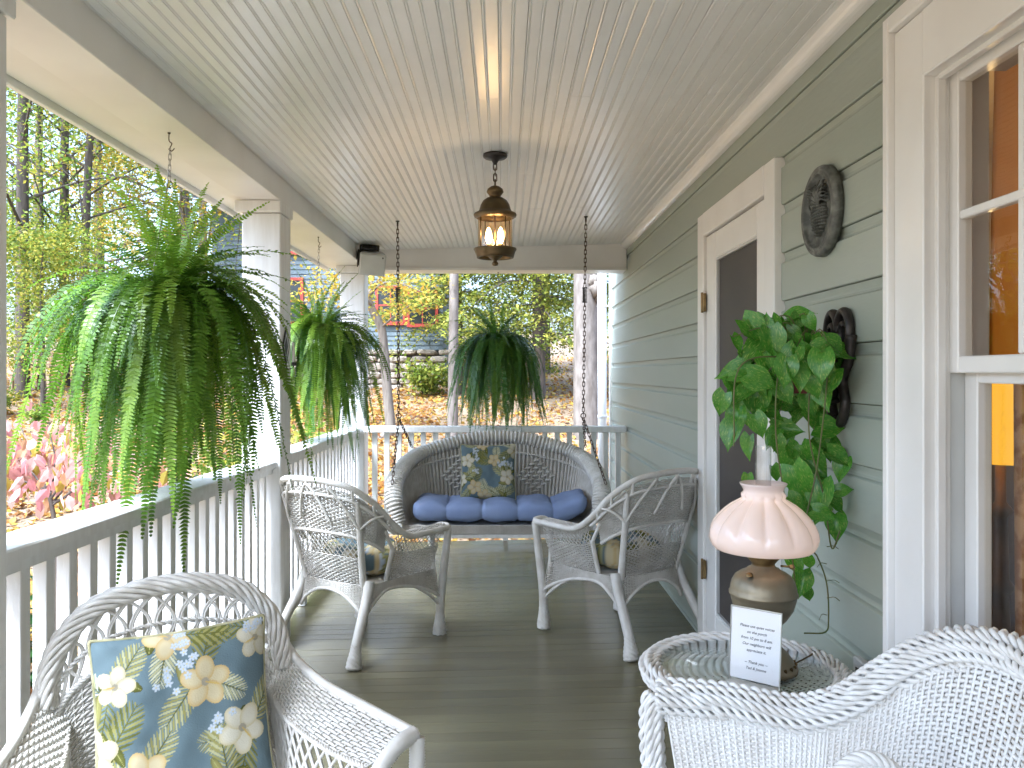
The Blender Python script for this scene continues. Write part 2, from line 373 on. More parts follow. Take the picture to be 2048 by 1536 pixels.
def braid(mb, P, Rr, ns, r, turns, flat=(1, 1), sides=5, ref=None, per=10, over=0.0):
    P = np.asarray(P, float); L = np.concatenate([[0], np.cumsum(np.linalg.norm(np.diff(P, axis=0), axis=1))])
    m = int(abs(turns) * per) + 2; q = np.linspace(0, L[-1], m)
    Q = np.stack([np.interp(q, L, P[:, k]) for k in range(3)], 1)
    Nn, B = frames(Q, ref); u = q / L[-1]
    for i in range(ns):
        a = 2 * PI * (i / ns + turns * u); Rr_ = Rr * (1 + over * np.sin(2 * PI * turns * ns * .5 * u + PI * i))[:, None]
        mb.tube(Q + Rr_ * (Nn * (np.cos(a) * flat[0])[:, None] + B * (np.sin(a) * flat[1])[:, None]), r, sides, cap=True)
def spiral_foot(mb, P, r0, r1, ridges=7, twist=1.6, m=26):
    P = np.asarray(P, float); u = np.linspace(0, 1, m)
    Q = np.stack([np.interp(u, np.linspace(0, 1, len(P)), P[:, k]) for k in range(3)], 1)
    n = 28; a = np.arange(n) / n * 2 * PI
    base = r0 + (r1 - r0) * np.sin(np.clip(u * 1.15, 0, 1) * PI / 2) ** 2
    base = base * np.where(u > 0.9, np.sqrt(np.clip(1 - ((u - 0.9) / 0.125) ** 2, 0.2, 1)), 1)
    rr = base[:, None] * (0.70 + 0.36 * np.abs(np.sin(ridges / 2 * (a[None, :] + twist * PI * u[:, None]))))
    mb.tube(Q, rr, n)

def thing(name, label, cat, loc=(0, 0, 0), rz=0.0, group=None):
    o = bpy.data.objects.new(name, None); COL.objects.link(o); o.empty_display_size = 0.1
    o.location = loc; o.rotation_euler = (0, 0, rz); o['label'] = label; o['category'] = cat
    if group: o['group'] = group
    return o
def tag(o, label, cat, group=None):
    o['label'] = label; o['category'] = cat
    if group: o['group'] = group
    return o
def struct(o, label=None):
    o['kind'] = 'structure'
    if label: o['label'] = label
    return o
def copy_tree(o, parent=None):
    c = o.copy(); COL.objects.link(c)
    if parent is not None: c.parent = parent
    for ch in list(o.children): copy_tree(ch, c)
    return c

XW = 1.015          # porch side of the house wall
XP = -1.14          # inner face of posts and beam
def fz(x): return -0.05 * (XW - x) / (XW - XP)      # porch floor falls slightly away from the house
def cz(x): return 2.415 - 0.050 * (XW - x) / (XW - XP)

# ================================================================ TERRAIN
GY = [-60, 2, 6, 8, 10, 12, 16, 20, 30, 60, 150, 600]
GZ = [-0.85, -0.80, -0.72, -0.48, -0.2, 0.12, 0.62, 1.02, 2.0, 4.2, 8.0, 14.0]
def gz(x, y):
    z = np.interp(y, GY, GZ)
    return z + 0.05 * np.sin(x * 0.9 + y * 0.4) * np.clip((np.asarray(y) - 7) / 6, 0, 1)
xs = np.concatenate([np.linspace(-300, -30, 16), np.linspace(-28, 20, 60), np.linspace(22, 300, 16)])
ys = np.concatenate([np.linspace(-60, 4, 12), np.linspace(5, 34, 60), np.linspace(36, 600, 24)])
GX, GYY = np.meshgrid(xs, ys, indexing='ij')
g = MB(); g.grid(np.stack([GX, GYY, gz(GX, GYY)], -1))
struct(g.build('ground', 'ground_leaves', smooth=True))

# ================================================================ PORCH FLOOR
FW = 0.083
floor = struct(thing('porch_floor', 'x', 'x', (0, 0, 0))); del floor['label']; del floor['category']
mb = MB(); c = 0.0018; t = 0.022; xa, xb = XW + 0.02, -1.42
for (x0, x1) in [(xa, xb)]:
    prof = [(-FW / 2 + .0006, -t), (FW / 2 - .0006, -t), (FW / 2 - .0006, -c), (FW / 2 - c, 0), (-FW / 2 + c, 0), (-FW / 2 + .0006, -c)]
    n = len(prof)
    V = [(x, p[0], p[1] + fz(x)) for x in (x0, x1) for p in prof]
    mb.add(V, [[i, (i + 1) % n, n + (i + 1) % n, n + i] for i in range(n)])
    mb.F.append(np.array([list(range(n))])); mb.F.append(np.array([list(range(n, 2 * n))]))
fme = mb.mesh('floor_board', 'floor_paint')
for i in range(int(8.9 / FW)):
    y = -2.0 + i * FW
    place('floor_board', fme, floor, (0, y, random.uniform(-.0008, .0008)), (random.uniform(-.004, .004), 0, 0))
mb = MB(); mb.box(-1.40, XW + .02, -2.0, 6.85, -0.19, -0.08); mb.box(-1.40, -1.36, -2, 6.85, -0.8, -.08); mb.box(-1.40, XW, 6.80, 6.84, -0.8, -.09)
mb.build('floor_frame', 'trim_grey', floor)

# ================================================================ PORCH CEILING: beadboard
ceil = struct(thing('porch_ceiling', 'x', 'x', (0, 0, 0))); del ceil['label']; del ceil['category']
CW = 0.0865
def bead_prof(w):
    h = w / 2; e = 0.0005
    top = [(-h + e, 0.016), (h - e, 0.016)]
    def bead(cx):
        return [(cx - .006, 0), (cx - .0042, .004), (cx - .003, .0012), (cx, -.0006), (cx + .003, .0012), (cx + .0042, .004), (cx + .006, 0)]
    low = [(h - e, .004), (h - .003, 0)] + bead(0)[::-1] + [(-h + .009, 0), (-h + .0072, .004), (-h + .006, .0012), (-h + .003, -.0006), (-h + e, .0012)]
    return top + low
prof = bead_prof(CW)
def ceil_mesh(y0, y1, name):
    mb = MB(); mb.prism([(p[0], p[1]) for p in prof], 1, y0, y1); return mb.mesh(name, 'ceiling_paint')
cuts = [2.2, 3.1, 4.3, 5.2]
mA = [(ceil_mesh(-2.0, cu - .0006, 'ceiling_board'), ceil_mesh(cu + .0006, 6.80, 'ceiling_board')) for cu in cuts]
tilt = math.atan2(0.05, XW - XP)
ncb = int((XW - XP + .06) / CW) + 1
for i in range(ncb):
    x = XW + .01 - CW * (i + .5)
    for me in random.choice(mA):
        place('ceiling_board', me, ceil, (x, 0, cz(x) + random.uniform(-.0006, .0006)), (0, -tilt, 0))
# cove moulding along the house wall and a flat strip against the beam
mb = MB(); q = [(XW - .002, cz(XW) + .005), (XW - .002, cz(XW) - .045)] + [(XW - .006 - .042 * math.sin(a), cz(XW) - .044 + .042 * (1 - math.cos(a))) for a in np.linspace(0.1, PI / 2, 7)] + [(XW - .052, cz(XW) + .005)]
mb.prism(q, 1, -2.0, 6.74); mb.build('cove_moulding', 'ceiling_paint', ceil, smooth=False)

# roof over the porch, so no light falls through the ceiling
mb = MB(); mb.hexa([(-1.62, -3, 2.42), (1.4, -3, 2.62), (1.4, 7.1, 2.62), (-1.62, 7.1, 2.42), (-1.62, -3, 2.47), (1.4, -3, 2.9), (1.4, 7.1, 2.9), (-1.62, 7.1, 2.47)])
struct(mb.build('porch_roof', 'roof_shingle'))

# ================================================================ BEAMS
SOF = 2.245
def beam_obj(name, boxes, label):
    mb = MB()
    for b in boxes: mb.cbox(*b, c=.003)
    return struct(mb.build(name, 'white_paint'))
beam_obj('side_beam', [(XP - .195, XP, -3, 6.9, SOF, 2.46)], '')
beam_obj('eave_soffit', [(-1.49, XP - .197, -3, 7.08, SOF + .012, SOF + .04)], '')
beam_obj('eave_fascia', [(-1.515, -1.492, -3, 7.1, SOF - .012, SOF + .19)], '')
beam_obj('end_beam', [(XP + .002, XW - .004, 6.74, 6.90, 2.222, 2.47)], '')
beam_obj('end_beam_drip', [(XP + .002, XW - .006, 6.715, 6.95, 2.197, 2.220)], '')

# ================================================================ POSTS
def post(y, h0, label, wid=.2, cap=True):
    x0 = XP - wid; z0 = fz(XP - .1) - .004
    t = thing('porch_post', label, 'post', (XP - wid / 2, y, z0), 0, 'porch posts')
    H = SOF - z0 - .002
    mb = MB(); mb.cbox(-wid / 2, wid / 2, -.1, .1, 0, H - .062, c=.006); mb.build('shaft', 'white_board', t)
    mb = MB(); mb.cbox(-wid / 2 - .03, wid / 2 + .006, -.125, .125, H - .06, H, c=.004); mb.build('capital', 'white_board', t)
    return t
post(1.80, 0, 'nearest white porch post, cut off by the left edge of the photo')
post(4.33, 0, 'middle white square porch post behind the large hanging fern, with a sconce on it')
post(6.88, 0, 'farthest white square porch post at the corner, under the speaker')

# ================================================================ RAILINGS
bal = MB(); bal.cbox(-.019, .019, -.021, .021, 0, 1, c=.002); bal_me = bal.mesh('baluster', 'white_board')
def side_rail(y0, y1, za, zb, label, nb):
    t = thing('porch_railing', label, 'railing', (-1.23, (y0 + y1) / 2, fz(-1.23)), 0, 'white porch railings')
    ox, oy, oz = t.location
    def beam(name, xi, xo, ya, yb, pa, pb, th):
        mb = MB(); c = .005
        V = []
        for (y, z) in ((ya, pa), (yb, pb)):
            V += [(xi, y, z - c), (xi - c, y, z), (xo + c, y, z), (xo, y, z - c), (xo, y, z - th), (xi, y, z - th)]
        V = np.array(V) - np.array([ox, oy, oz])
        mb.add(V, [[i, (i + 1) % 6, 6 + (i + 1) % 6, 6 + i] for i in range(6)])
        mb.F.append(np.array([[5, 4, 3, 2, 1, 0]])); mb.F.append(np.array([[6, 7, 8, 9, 10, 11]]))
        mb.build(name, 'white_board', t)
    beam('top_rail', -1.159, -1.308, y0 + .001, y1 - .001, za, zb, .034)
    beam('sub_rail', -1.180, -1.285, y0 + .001, y1 - .001, za - .036, zb - .036, .030)
    zl = fz(-1.2) + .136
    beam('bottom_rail', -1.165, -1.262, y0 + .001, y1 - .001, zl, zl, .048)
    for i in range(nb):
        y = y0 + (y1 - y0) * (i + .5) / nb; k = (y - y0) / (y1 - y0)
        ztop = za + (zb - za) * k - .064
        place('baluster', bal_me, t, (-1.220 - ox, y - oy, zl - oz - .002), (0, 0, random.uniform(-.03, .03)), (1, 1, ztop - zl))
    for k in (.25, .75):   # short blocks carry the bottom rail
        mb = MB(); y = y0 + (y1 - y0) * k - oy; mb.box(-.02, .03, y - .03, y + .03, 0.004, zl - .05 - oz); mb.build('rail_block', 'white_board', t)
    return t
side_rail(1.902, 4.228, .944, .909, 'long white side railing below the large near hanging fern', 20)
side_rail(4.432, 6.778, .920, .912, 'white side railing behind the left armchair, between middle and corner posts', 20)
t = thing('porch_railing', 'white end railing across the porch behind the hanging swing', 'railing', (0, 6.82, 0), 0, 'white porch railings')
mb = MB(); mb.cbox(XP + .004, XW - .003, -.07, .06, .872, .922, c=.005); mb.build('top_rail', 'white_board', t)
mb = MB(); mb.cbox(XP + .004, XW - .003, -.045, .045, .035, .085, c=.004); mb.build('bottom_rail', 'white_board', t)
x = -1.06
while x < 1.0:
    place('baluster', bal_me, t, (x, 0, .08), (0, 0, PI / 2), (1, 1, .795)); x += .1005
for bx in (-.6, .02, .6):
    mb = MB(); mb.box(bx - .02, bx + .02, -.03, .03, fz(bx) + .0005, .034); mb.build('rail_block', 'white_board', t)

# ================================================================ HOUSE WALL
house = thing('house', 'sage green house wall with drop siding, white trimmed door and window along the porch', 'house', (XW, 3.0, 0))
ZB = .045; PITCH = .175
def siding(y0, y1, k):
    z0 = ZB + PITCH * k
    mb = MB(); x = XW
    prof = [(x + .003, z0 + .0025), (x, z0 + .006), (x, z0 + .137), (x + .004, z0 + .1405), (x + .012, z0 + .143), (x + .014, z0 + .150), (x + .014, z0 + .158), (x + .009, z0 + .1749), (x + .03, z0 + .1749), (x + .03, z0 + .0025)]
    mb.prism(prof, 1, y0, y1); mb.build('siding_board', 'siding_paint', house, world=True)
DOOR = (3.007, 4.187, 2.15); WIN = (1.02, 2.058, .36, 2.243)
for k in range(-1, 14):
    z0 = ZB + PITCH * k
    cuts = []
    if z0 < DOOR[2] - .02: cuts.append(DOOR[:2])
    if z0 + PITCH > WIN[2] and z0 < WIN[3] - .1: cuts.append(WIN[:2])
    segs = [(-2.0, 7.72)]
    for a, b in cuts:
        segs = [q for s in segs for q in ((s[0], min(s[1], a + .02)), (max(s[0], b - .02), s[1])) if q[1] - q[0] > .01]
    for a, b in segs:
        if b - a > 3.6 and k > 2:
            cx_ = a + (b - a) * random.uniform(.3, .7) if k != 12 else 6.02
            siding(a, cx_ - .0008, k); siding(cx_ + .0008, b, k)
        else: siding(a, b, k)
# sheathing behind the boards with an opening for the window
mb = MB(); X0, X1 = XW + .032, XW + .15
mb.box(X0, X1, -2, 1.10, -.7, 2.9); mb.box(X0, X1, 2.03, 7.70, -.7, 2.9); mb.box(X0, X1, 1.10, 2.03, -.7, .42); mb.box(X0, X1, 1.10, 2.03, 2.16, 2.9)
mb.build('sheathing', 'room_wall', house, world=True)
mb = MB(); mb.cbox(XW - .018, XW + .10, 7.722, 7.765, -.75, 2.9, c=.003); mb.build('corner_board', 'white_paint', house, world=True)
mb = MB(); mb.box(XW - .004, XW + .028, -2, 7.72, -.72, -.1285); mb.build('foundation_board', 'trim_grey', house, world=True)

# ---- door: casing, leaf, screen, hinges
dm = MB(); xf = XW - .028
dm.cbox(xf, XW + .02, 4.072, 4.187, .0, 2.148, c=.004); dm.cbox(xf, XW + .02, 3.007, 3.122, .0, 2.148, c=.004); dm.cbox(xf - .003, XW + .02, 3.124, 4.070, 2.035, 2.148, c=.004)
door = dm.build('door', 'white_paint', house, world=True); door['label'] = 'white framed screen door'
hx, hy, hz = house.location
def sub(mb, name, m, par, smooth=False): return mb.build(name, m, par, smooth, loc=None) if False else _sub(mb, name, m, par, smooth)
def _sub(mb, name, m, par, smooth=False):
    me = mb.mesh(name, m, smooth, house.location); return place(name, me, par)
lf = XW - .012
mb = MB(); mb.cbox(lf, lf + .035, 3.900, 4.066, .012, 2.03, c=.004); mb.cbox(lf, lf + .035, 3.128, 3.262, .012, 2.03, c=.004)
mb.cbox(lf + .001, lf + .035, 3.263, 3.899, 1.905, 2.029, c=.004); mb.cbox(lf + .001, lf + .035, 3.263, 3.899, .013, .218, c=.004)
_sub(mb, 'door_leaf', 'white_paint', door)
mb = MB()
for (a, b, c_, d) in ((3.262, 3.274, .218, 1.905), (3.888, 3.90, .218, 1.905), (3.274, 3.888, 1.893, 1.905), (3.274, 3.888, .218, .230)): mb.box(lf + .006, lf + .02, a, b, c_, d)
_sub(mb, 'bead_frame', 'trim_grey', door)
mb = MB(); mb.box(lf + .018, lf + .024, 3.262, 3.90, .218, 1.905); _sub(mb, 'screen_panel', 'screen', door)
for z in (1.707, .395):
    mb = MB(); mb.cbox(xf - .004, xf + .01, 4.045, 4.085, z - .045, z + .045, c=.002)
    mb.tube([(xf - .006, 4.066, z - .05), (xf - .006, 4.066, z + .05)], .006, 8); _sub(mb, 'hinge', 'brass_old', door)
mb = MB(); mb.box(xf - .05, XW + .02, 3.0, 4.19, -.03, -.001); _sub(mb, 'threshold', 'floor_paint', door)

# ---- window: casing, stops, upper sash with muntins and panes, lower sash
xc = XW - .045
mb = MB(); mb.cbox(xc, XW + .02, 1.905, 2.045, .38, 2.20, c=.003); mb.cbox(xc, XW + .02, 1.03, 1.170, .38, 2.20, c=.003)
mb.cbox(xc - .002, XW + .02, 1.171, 1.904, 2.045, 2.20, c=.003)
win = mb.build('window', 'white_paint', house, world=True); win['label'] = 'white double hung window glowing amber from inside'
mb = MB(); mb.cbox(xc - .018, XW + .02, 2.046, 2.072, .36, 2.243, c=.004); mb.cbox(xc - .018, XW + .02, 1.0, 2.045, 2.202, 2.243, c=.004); mb.cbox(xc - .018, XW + .02, 1.0, 1.029, .36, 2.201, c=.004)
_sub(mb, 'backband', 'white_paint', win)
mb = MB(); mb.cbox(xc - .03, XW + .02, .98, 2.09, .325, .358, c=.005); _sub(mb, 'sill', 'white_paint', win)
mb = MB(); mb.cbox(xc + .028, xc + .048, 1.893, 1.912, .38, 2.045, c=.002); mb.cbox(xc + .028, xc + .048, 1.165, 1.18, .38, 2.045, c=.002); mb.cbox(xc + .028, xc + .048, 1.181, 1.892, 2.034, 2.05, c=.002)
_sub(mb, 'stop', 'white_paint', win)
mb = MB(); mb.box(xc + .05, XW + .112, 1.9125, 2.035, .38, 2.15); mb.box(xc + .05, XW + .15, 1.10, 1.165, .38, 2.15); mb.box(xc + .05, XW + .15, 1.165, 1.9125, 2.06, 2.158); mb.box(xc + .05, XW + .15, 1.165, 1.9125, .36, .40)
_sub(mb, 'jamb', 'trim_grey', win)
xs0 = xc + .060; xs1 = xs0 + .035      # upper sash
mb = MB(); mb.cbox(xs0, xs1, 1.868, 1.911, 1.36, 2.055, c=.003); mb.cbox(xs0, xs1, 1.168, 1.21, 1.36, 2.055, c=.003)
mb.cbox(xs0 + .001, xs1, 1.211, 1.867, 2.02, 2.055, c=.003); mb.cbox(xs0 + .001, xs1, 1.211, 1.867, 1.36, 1.398, c=.003)
_sub(mb, 'upper_sash', 'white_paint', win)
for ym in (1.648, 1.43):
    mb = MB(); mb.cbox(xs0 + .004, xs1 - .006, ym - .010, ym + .010, 1.399, 2.019, c=.003); _sub(mb, 'muntin', 'white_paint', win)
mb = MB(); mb.cbox(xs0 + .003, xs1 - .007, 1.211, 1.867, 1.708, 1.728, c=.003); _sub(mb, 'muntin', 'white_paint', win)
for (a, b) in ((1.658, 1.868), (1.44, 1.638), (1.21, 1.42)):
    for (c_, d) in ((1.398, 1.709), (1.727, 2.02)):
        mb = MB(); mb.box(xs0 + .016, xs0 + .019, a - .004, b + .004, c_ - .004, d + .004); _sub(mb, 'pane', 'window_glass', win)
xl0 = xs1 + .004; xl1 = xl0 + .035     # lower sash sits behind
mb = MB(); mb.cbox(xl0, xl1, 1.86, 1.911, .40, 1.372, c=.003); mb.cbox(xl0, xl1, 1.168, 1.22, .40, 1.372, c=.003)
mb.cbox(xl0 + .001, xl1, 1.221, 1.859, 1.337, 1.372, c=.003); mb.cbox(xl0 + .001, xl1, 1.221, 1.859, .40, .47, c=.003)
_sub(mb, 'lower_sash', 'white_paint', win)
mb = MB(); mb.box(xl0 + .016, xl0 + .019, 1.218, 1.862, .466, 1.34); _sub(mb, 'pane', 'window_glass', win)

# ---- room behind the window
rm = struct(thing('room', 'x', 'x', (2.6, 1.9, 0))); del rm['label']; del rm['category']
mb = MB(); X0 = XW + .151
mb.box(3.9, 3.95, -.5, 4.6, 0, 2.6); mb.box(X0, 3.95, 4.6, 4.65, 0, 2.6); mb.box(X0, 3.95, -.55, -.5, 0, 2.6); mb.box(X0, 3.95, -.5, 4.6, 2.6, 2.65)
mb.build('room_walls', 'room_wall', rm, world=True)
mb = MB(); mb.box(X0, 3.95, -.5, 4.6, -.05, 0.0); mb.build('room_floor', 'room_dark', rm, world=True)
# dark cupboard stands behind the lamp
t = thing('cupboard', 'dark wooden cupboard inside the room, seen through the window', 'cupboard', (2.75, 3.9, 0.001))
mb = MB(); mb.cbox(-.9, .75, -.1, .45, 0, 1.18, c=.01); mb.build('cabinet', 'room_dark', t)
mb = MB(); mb.cbox(-.95, .8, -.13, .47, 1.182, 1.21, c=.006); mb.build('cupboard_top', 'bench_wood', t)
for k in (-.5, .32): 
    mb = MB(); mb.cbox(k - .36, k + .36, -.118, -.102, .1, 1.1, c=.006); mb.build('cupboard_door', 'room_dark', t)
# floor lamp with yellow shade
t = thing('floor_lamp', 'lit floor lamp with a yellow drum shade inside the house', 'lamp', (1.93, 3.2, 0.001))
mb = MB(); mb.lathe([(.0, 0), (.15, 0), (.16, .02), (.13, .05), (.09, .09), (.11, .12), (.08, .17), (.1, .22), (.05, .28), (.07, .31), (.035, .36), (.03, .5), (.055, .53), (.03, .56), (.025, .8), (.045, .83), (.02, .86), (.018, 1.12)], 20); mb.build('stem', 'bronze', t, True)
mb = MB(); mb.lathe([(.19, 1.02), (.16, 1.40)], 28); mb.build('lamp_shade', 'lampshade_lit', t, True)
ld = bpy.data.lights.new('lamp_bulb', 'POINT'); ld.energy = 9; ld.color = (1, .60, .22); ld.shadow_soft_size = .08
lo = bpy.data.objects.new('lamp_bulb', ld); COL.objects.link(lo); lo.parent = t; lo.location = (0, 0, 1.55)
# curtains
def curtain(name, label, m, x, y0, y1, z0, z1, folds, amp):
    yy = np.linspace(y0, y1, 90); zz = np.linspace(z0, z1, 12)
    Y, Z = np.meshgrid(yy, zz, indexing='ij')
    Xc = amp * np.sin((Y - y0) / (y1 - y0) * folds * 2 * PI + .25 * np.sin(Z * 3)) * (0.55 + .45 * (z1 - Z) / (z1 - z0))
    yc = (y0 + y1) / 2
    mb = MB(); mb.grid(np.stack([Xc, Y - yc, Z - z0], -1)); o = mb.build(name, m, None, True, loc=(x, yc, z0)); tag(o, label, 'curtain'); return o
curtain('curtain', 'golden orange curtain hanging inside the upper window', 'curtain_gold', XW + .235, 1.30, 2.095, 1.385, 2.25, 5, .032)
curtain('curtain', 'lace curtain hanging inside the lower window in front of the golden one', 'curtain_lace', XW + .19, 1.25, 1.945, .45, 1.36, 6, .014)

# ================================================================ FABRIC PRINT (flat woven-in print drawn into a colour attribute)
def print_canvas(n, seed, scale=1.0, dens=1.0):
    rg = np.random.default_rng(seed)
    Y, X = np.meshgrid(np.linspace(0, 1, n), np.linspace(0, 1, n), indexing='ij')
    C = np.ones((n, n, 3)) * np.array([0.115, 0.158, 0.178]) * (1 + .05 * np.sin(X * 40) * np.sin(Y * 37))[..., None]
    def ell(cx, cy, a, b, th, col, soft=.0, rim=None):
        dx, dy = X - cx, Y - cy; u = dx * math.cos(th) + dy * math.sin(th); v = -dx * math.sin(th) + dy * math.cos(th)
        d = (u / a) ** 2 + (v / b) ** 2; mk = d < 1
        c = np.array(col)
        if rim is not None:
            k = np.clip((d - .25) / .75, 0, 1)[..., None]; cc = c * (1 - k) + np.array(rim) * k
            C[mk] = cc[mk]
        else: C[mk] = c
    def frond(cx, cy, L, th, col, col2):
        m = 15
        for i in range(m):
            f = i / m; px, py = cx + L * f * math.cos(th), cy + L * f * math.sin(th)
            l = L * .36 * (math.sin(PI * (.12 + .86 * f)) ** .8)
            for sg in (1, -1):
                a = th + sg * R(52 - 20 * f)
                ell(px + l * .5 * math.cos(a), py + l * .5 * math.sin(a), l * .5, l * .058, a, col if (i + (sg > 0)) % 2 else col2)
        ell(cx + L * .5 * math.cos(th), cy + L * .5 * math.sin(th), L * .5, L * .012, th, (.10, .10, .02))
    def leaf(cx, cy, L, th, col):
        ell(cx, cy, L * .5, L * .17, th, col, rim=tuple(k * .55 for k in col)); ell(cx, cy, L * .48, L * .012, th, (.35, .34, .12))
    def hib(cx, cy, r, th, warm):
        c = (.50, .43, .27) if warm else (.53, .50, .40); rim = (.46, .33, .13) if warm else (.45, .39, .24)
        for i in range(5):
            a = th + i * 2 * PI / 5; ell(cx + r * .55 * math.cos(a), cy + r * .55 * math.sin(a), r * .52, r * .40, a, c, rim=rim)
        ell(cx, cy, r * .17, r * .17, 0, (.30, .27, .20)); ell(cx + r * .3 * math.cos(th + .6), cy + r * .3 * math.sin(th + .6), r * .32, r * .035, th + .6, (.50, .36, .10))
    def small(cx, cy, r):
        for i in range(5):
            a = i * 2 * PI / 5 + cx * 9; ell(cx + r * .6 * math.cos(a), cy + r * .6 * math.sin(a), r * .5, r * .34, a, (.46, .50, .55), rim=(.32, .38, .46))
        ell(cx, cy, r * .2, r * .2, 0, (.55, .45, .18))
    G, G2 = (.11, .115, .022), (.24, .225, .075); CR, CR2 = (.50, .49, .34), (.36, .35, .19)
    k = scale
    anchor = [(.62, .30), (.84, .60), (.25, .78), (.12, .30), (.45, .95), (.95, .10), (.40, .02), (.02, .62), (.70, .92)]
    for (x, y) in anchor:
        x += rg.uniform(-.05, .05); y += rg.uniform(-.05, .05)
        a0 = rg.uniform(0, 2 * PI)
        frond(x, y, .36 * k, a0, G, G2); frond(x, y, .33 * k, a0 + R(200), G2, CR2); frond(x, y, .30 * k, a0 + R(70 + rg.uniform(0, 50)), *((CR, CR2) if rg.random() < .5 else (G2, CR2)))
        for q in range(3): leaf(x + rg.uniform(-.12, .12) * k, y + rg.uniform(-.12, .12) * k, rg.uniform(.13, .2) * k, rg.uniform(0, PI), G2 if q % 2 else G)
    for i, (x, y) in enumerate(anchor[:8]):
        hib(x + rg.uniform(-.04, .04), y + rg.uniform(-.04, .04), rg.uniform(.105, .14) * k, rg.uniform(0, 6), i % 2 == 0)
    for c in range(6):
        x, y = rg.uniform(.05, .95), rg.uniform(.05, .95)
        for q in range(7): small(x + rg.normal(0, .035) * k, y + rg.normal(0, .035) * k, .022 * k)
    return C

def pillow_mesh(name, size, thick, n, seed, sag=.0, hgt=None):
    hgt = hgt or size
    u = np.linspace(-1, 1, n); U, V = np.meshgrid(u, u, indexing='ij')
    prof = (np.clip(1 - U ** 4, 0, 1) * np.clip(1 - V ** 4, 0, 1)) ** .55
    pinch = 1 - .055 * (1 - np.abs(U) ** 2) * np.abs(V) ** 6; pinch2 = 1 - .055 * (1 - np.abs(V) ** 2) * np.abs(U) ** 6
    X = U * size / 2 * pinch2; Z = V * hgt / 2 * pinch
    wr = .004 * np.sin(U * 9 + V * 5) * np.sin(V * 8 - U * 3) * prof + .005 * np.sin(V * 17 + 6 * U ** 2) * (np.abs(U) ** 3) * prof
    Can = print_canvas(n, seed)[::-1].transpose(1, 0, 2)
    mb = MB()
    mb.grid(np.stack([X, -thick / 2 * prof - wr, Z], -1), Can)
    m2 = 40; u2 = np.linspace(-1, 1, m2); U2, V2 = np.meshgrid(u2, u2, indexing='ij'); ix = np.round((u2 + 1) / 2 * (n - 1)).astype(int)
    p2 = prof[np.ix_(ix, ix)]
    mb.grid(np.stack([X[np.ix_(ix, ix)], thick / 2 * p2, Z[np.ix_(ix, ix)]], -1)[::-1], Can[np.ix_(ix, ix)][::-1])
    return mb, X, Z
def pillow(label, size, thick, n, seed, loc, rot, hgt=None):
    mb, X, Z = pillow_mesh('pillow', size, thick, n, seed, hgt=hgt)
    t = thing('throw_pillow', label, 'pillow', loc, 0, 'floral pillows and cushions'); t.rotation_euler = rot
    mb.build('pillow_cover', 'print_fabric', t, True)
    e = []
    k = X.shape[0]
    for i in range(k): e.append((X[i, 0], 0, Z[i, 0]))
    for j in range(1, k): e.append((X[-1, j], 0, Z[-1, j]))
    for i in range(k - 2, -1, -1): e.append((X[i, -1], 0, Z[i, -1]))
    for j in range(k - 2, 0, -1): e.append((X[0, j], 0, Z[0, j]))
    e = np.array(e)[::4]; e = np.vstack([e, e[:1]])
    mb = MB(); wrapped(mb, e, .0045, .008, 6)
    o = mb.build('piping', 'piping_cord', t, True)
    return t
mat('piping_cord', (0.46, 0.42, 0.27), 0.8, (0.24, 0.23, 0.12), 18, spec=.2)

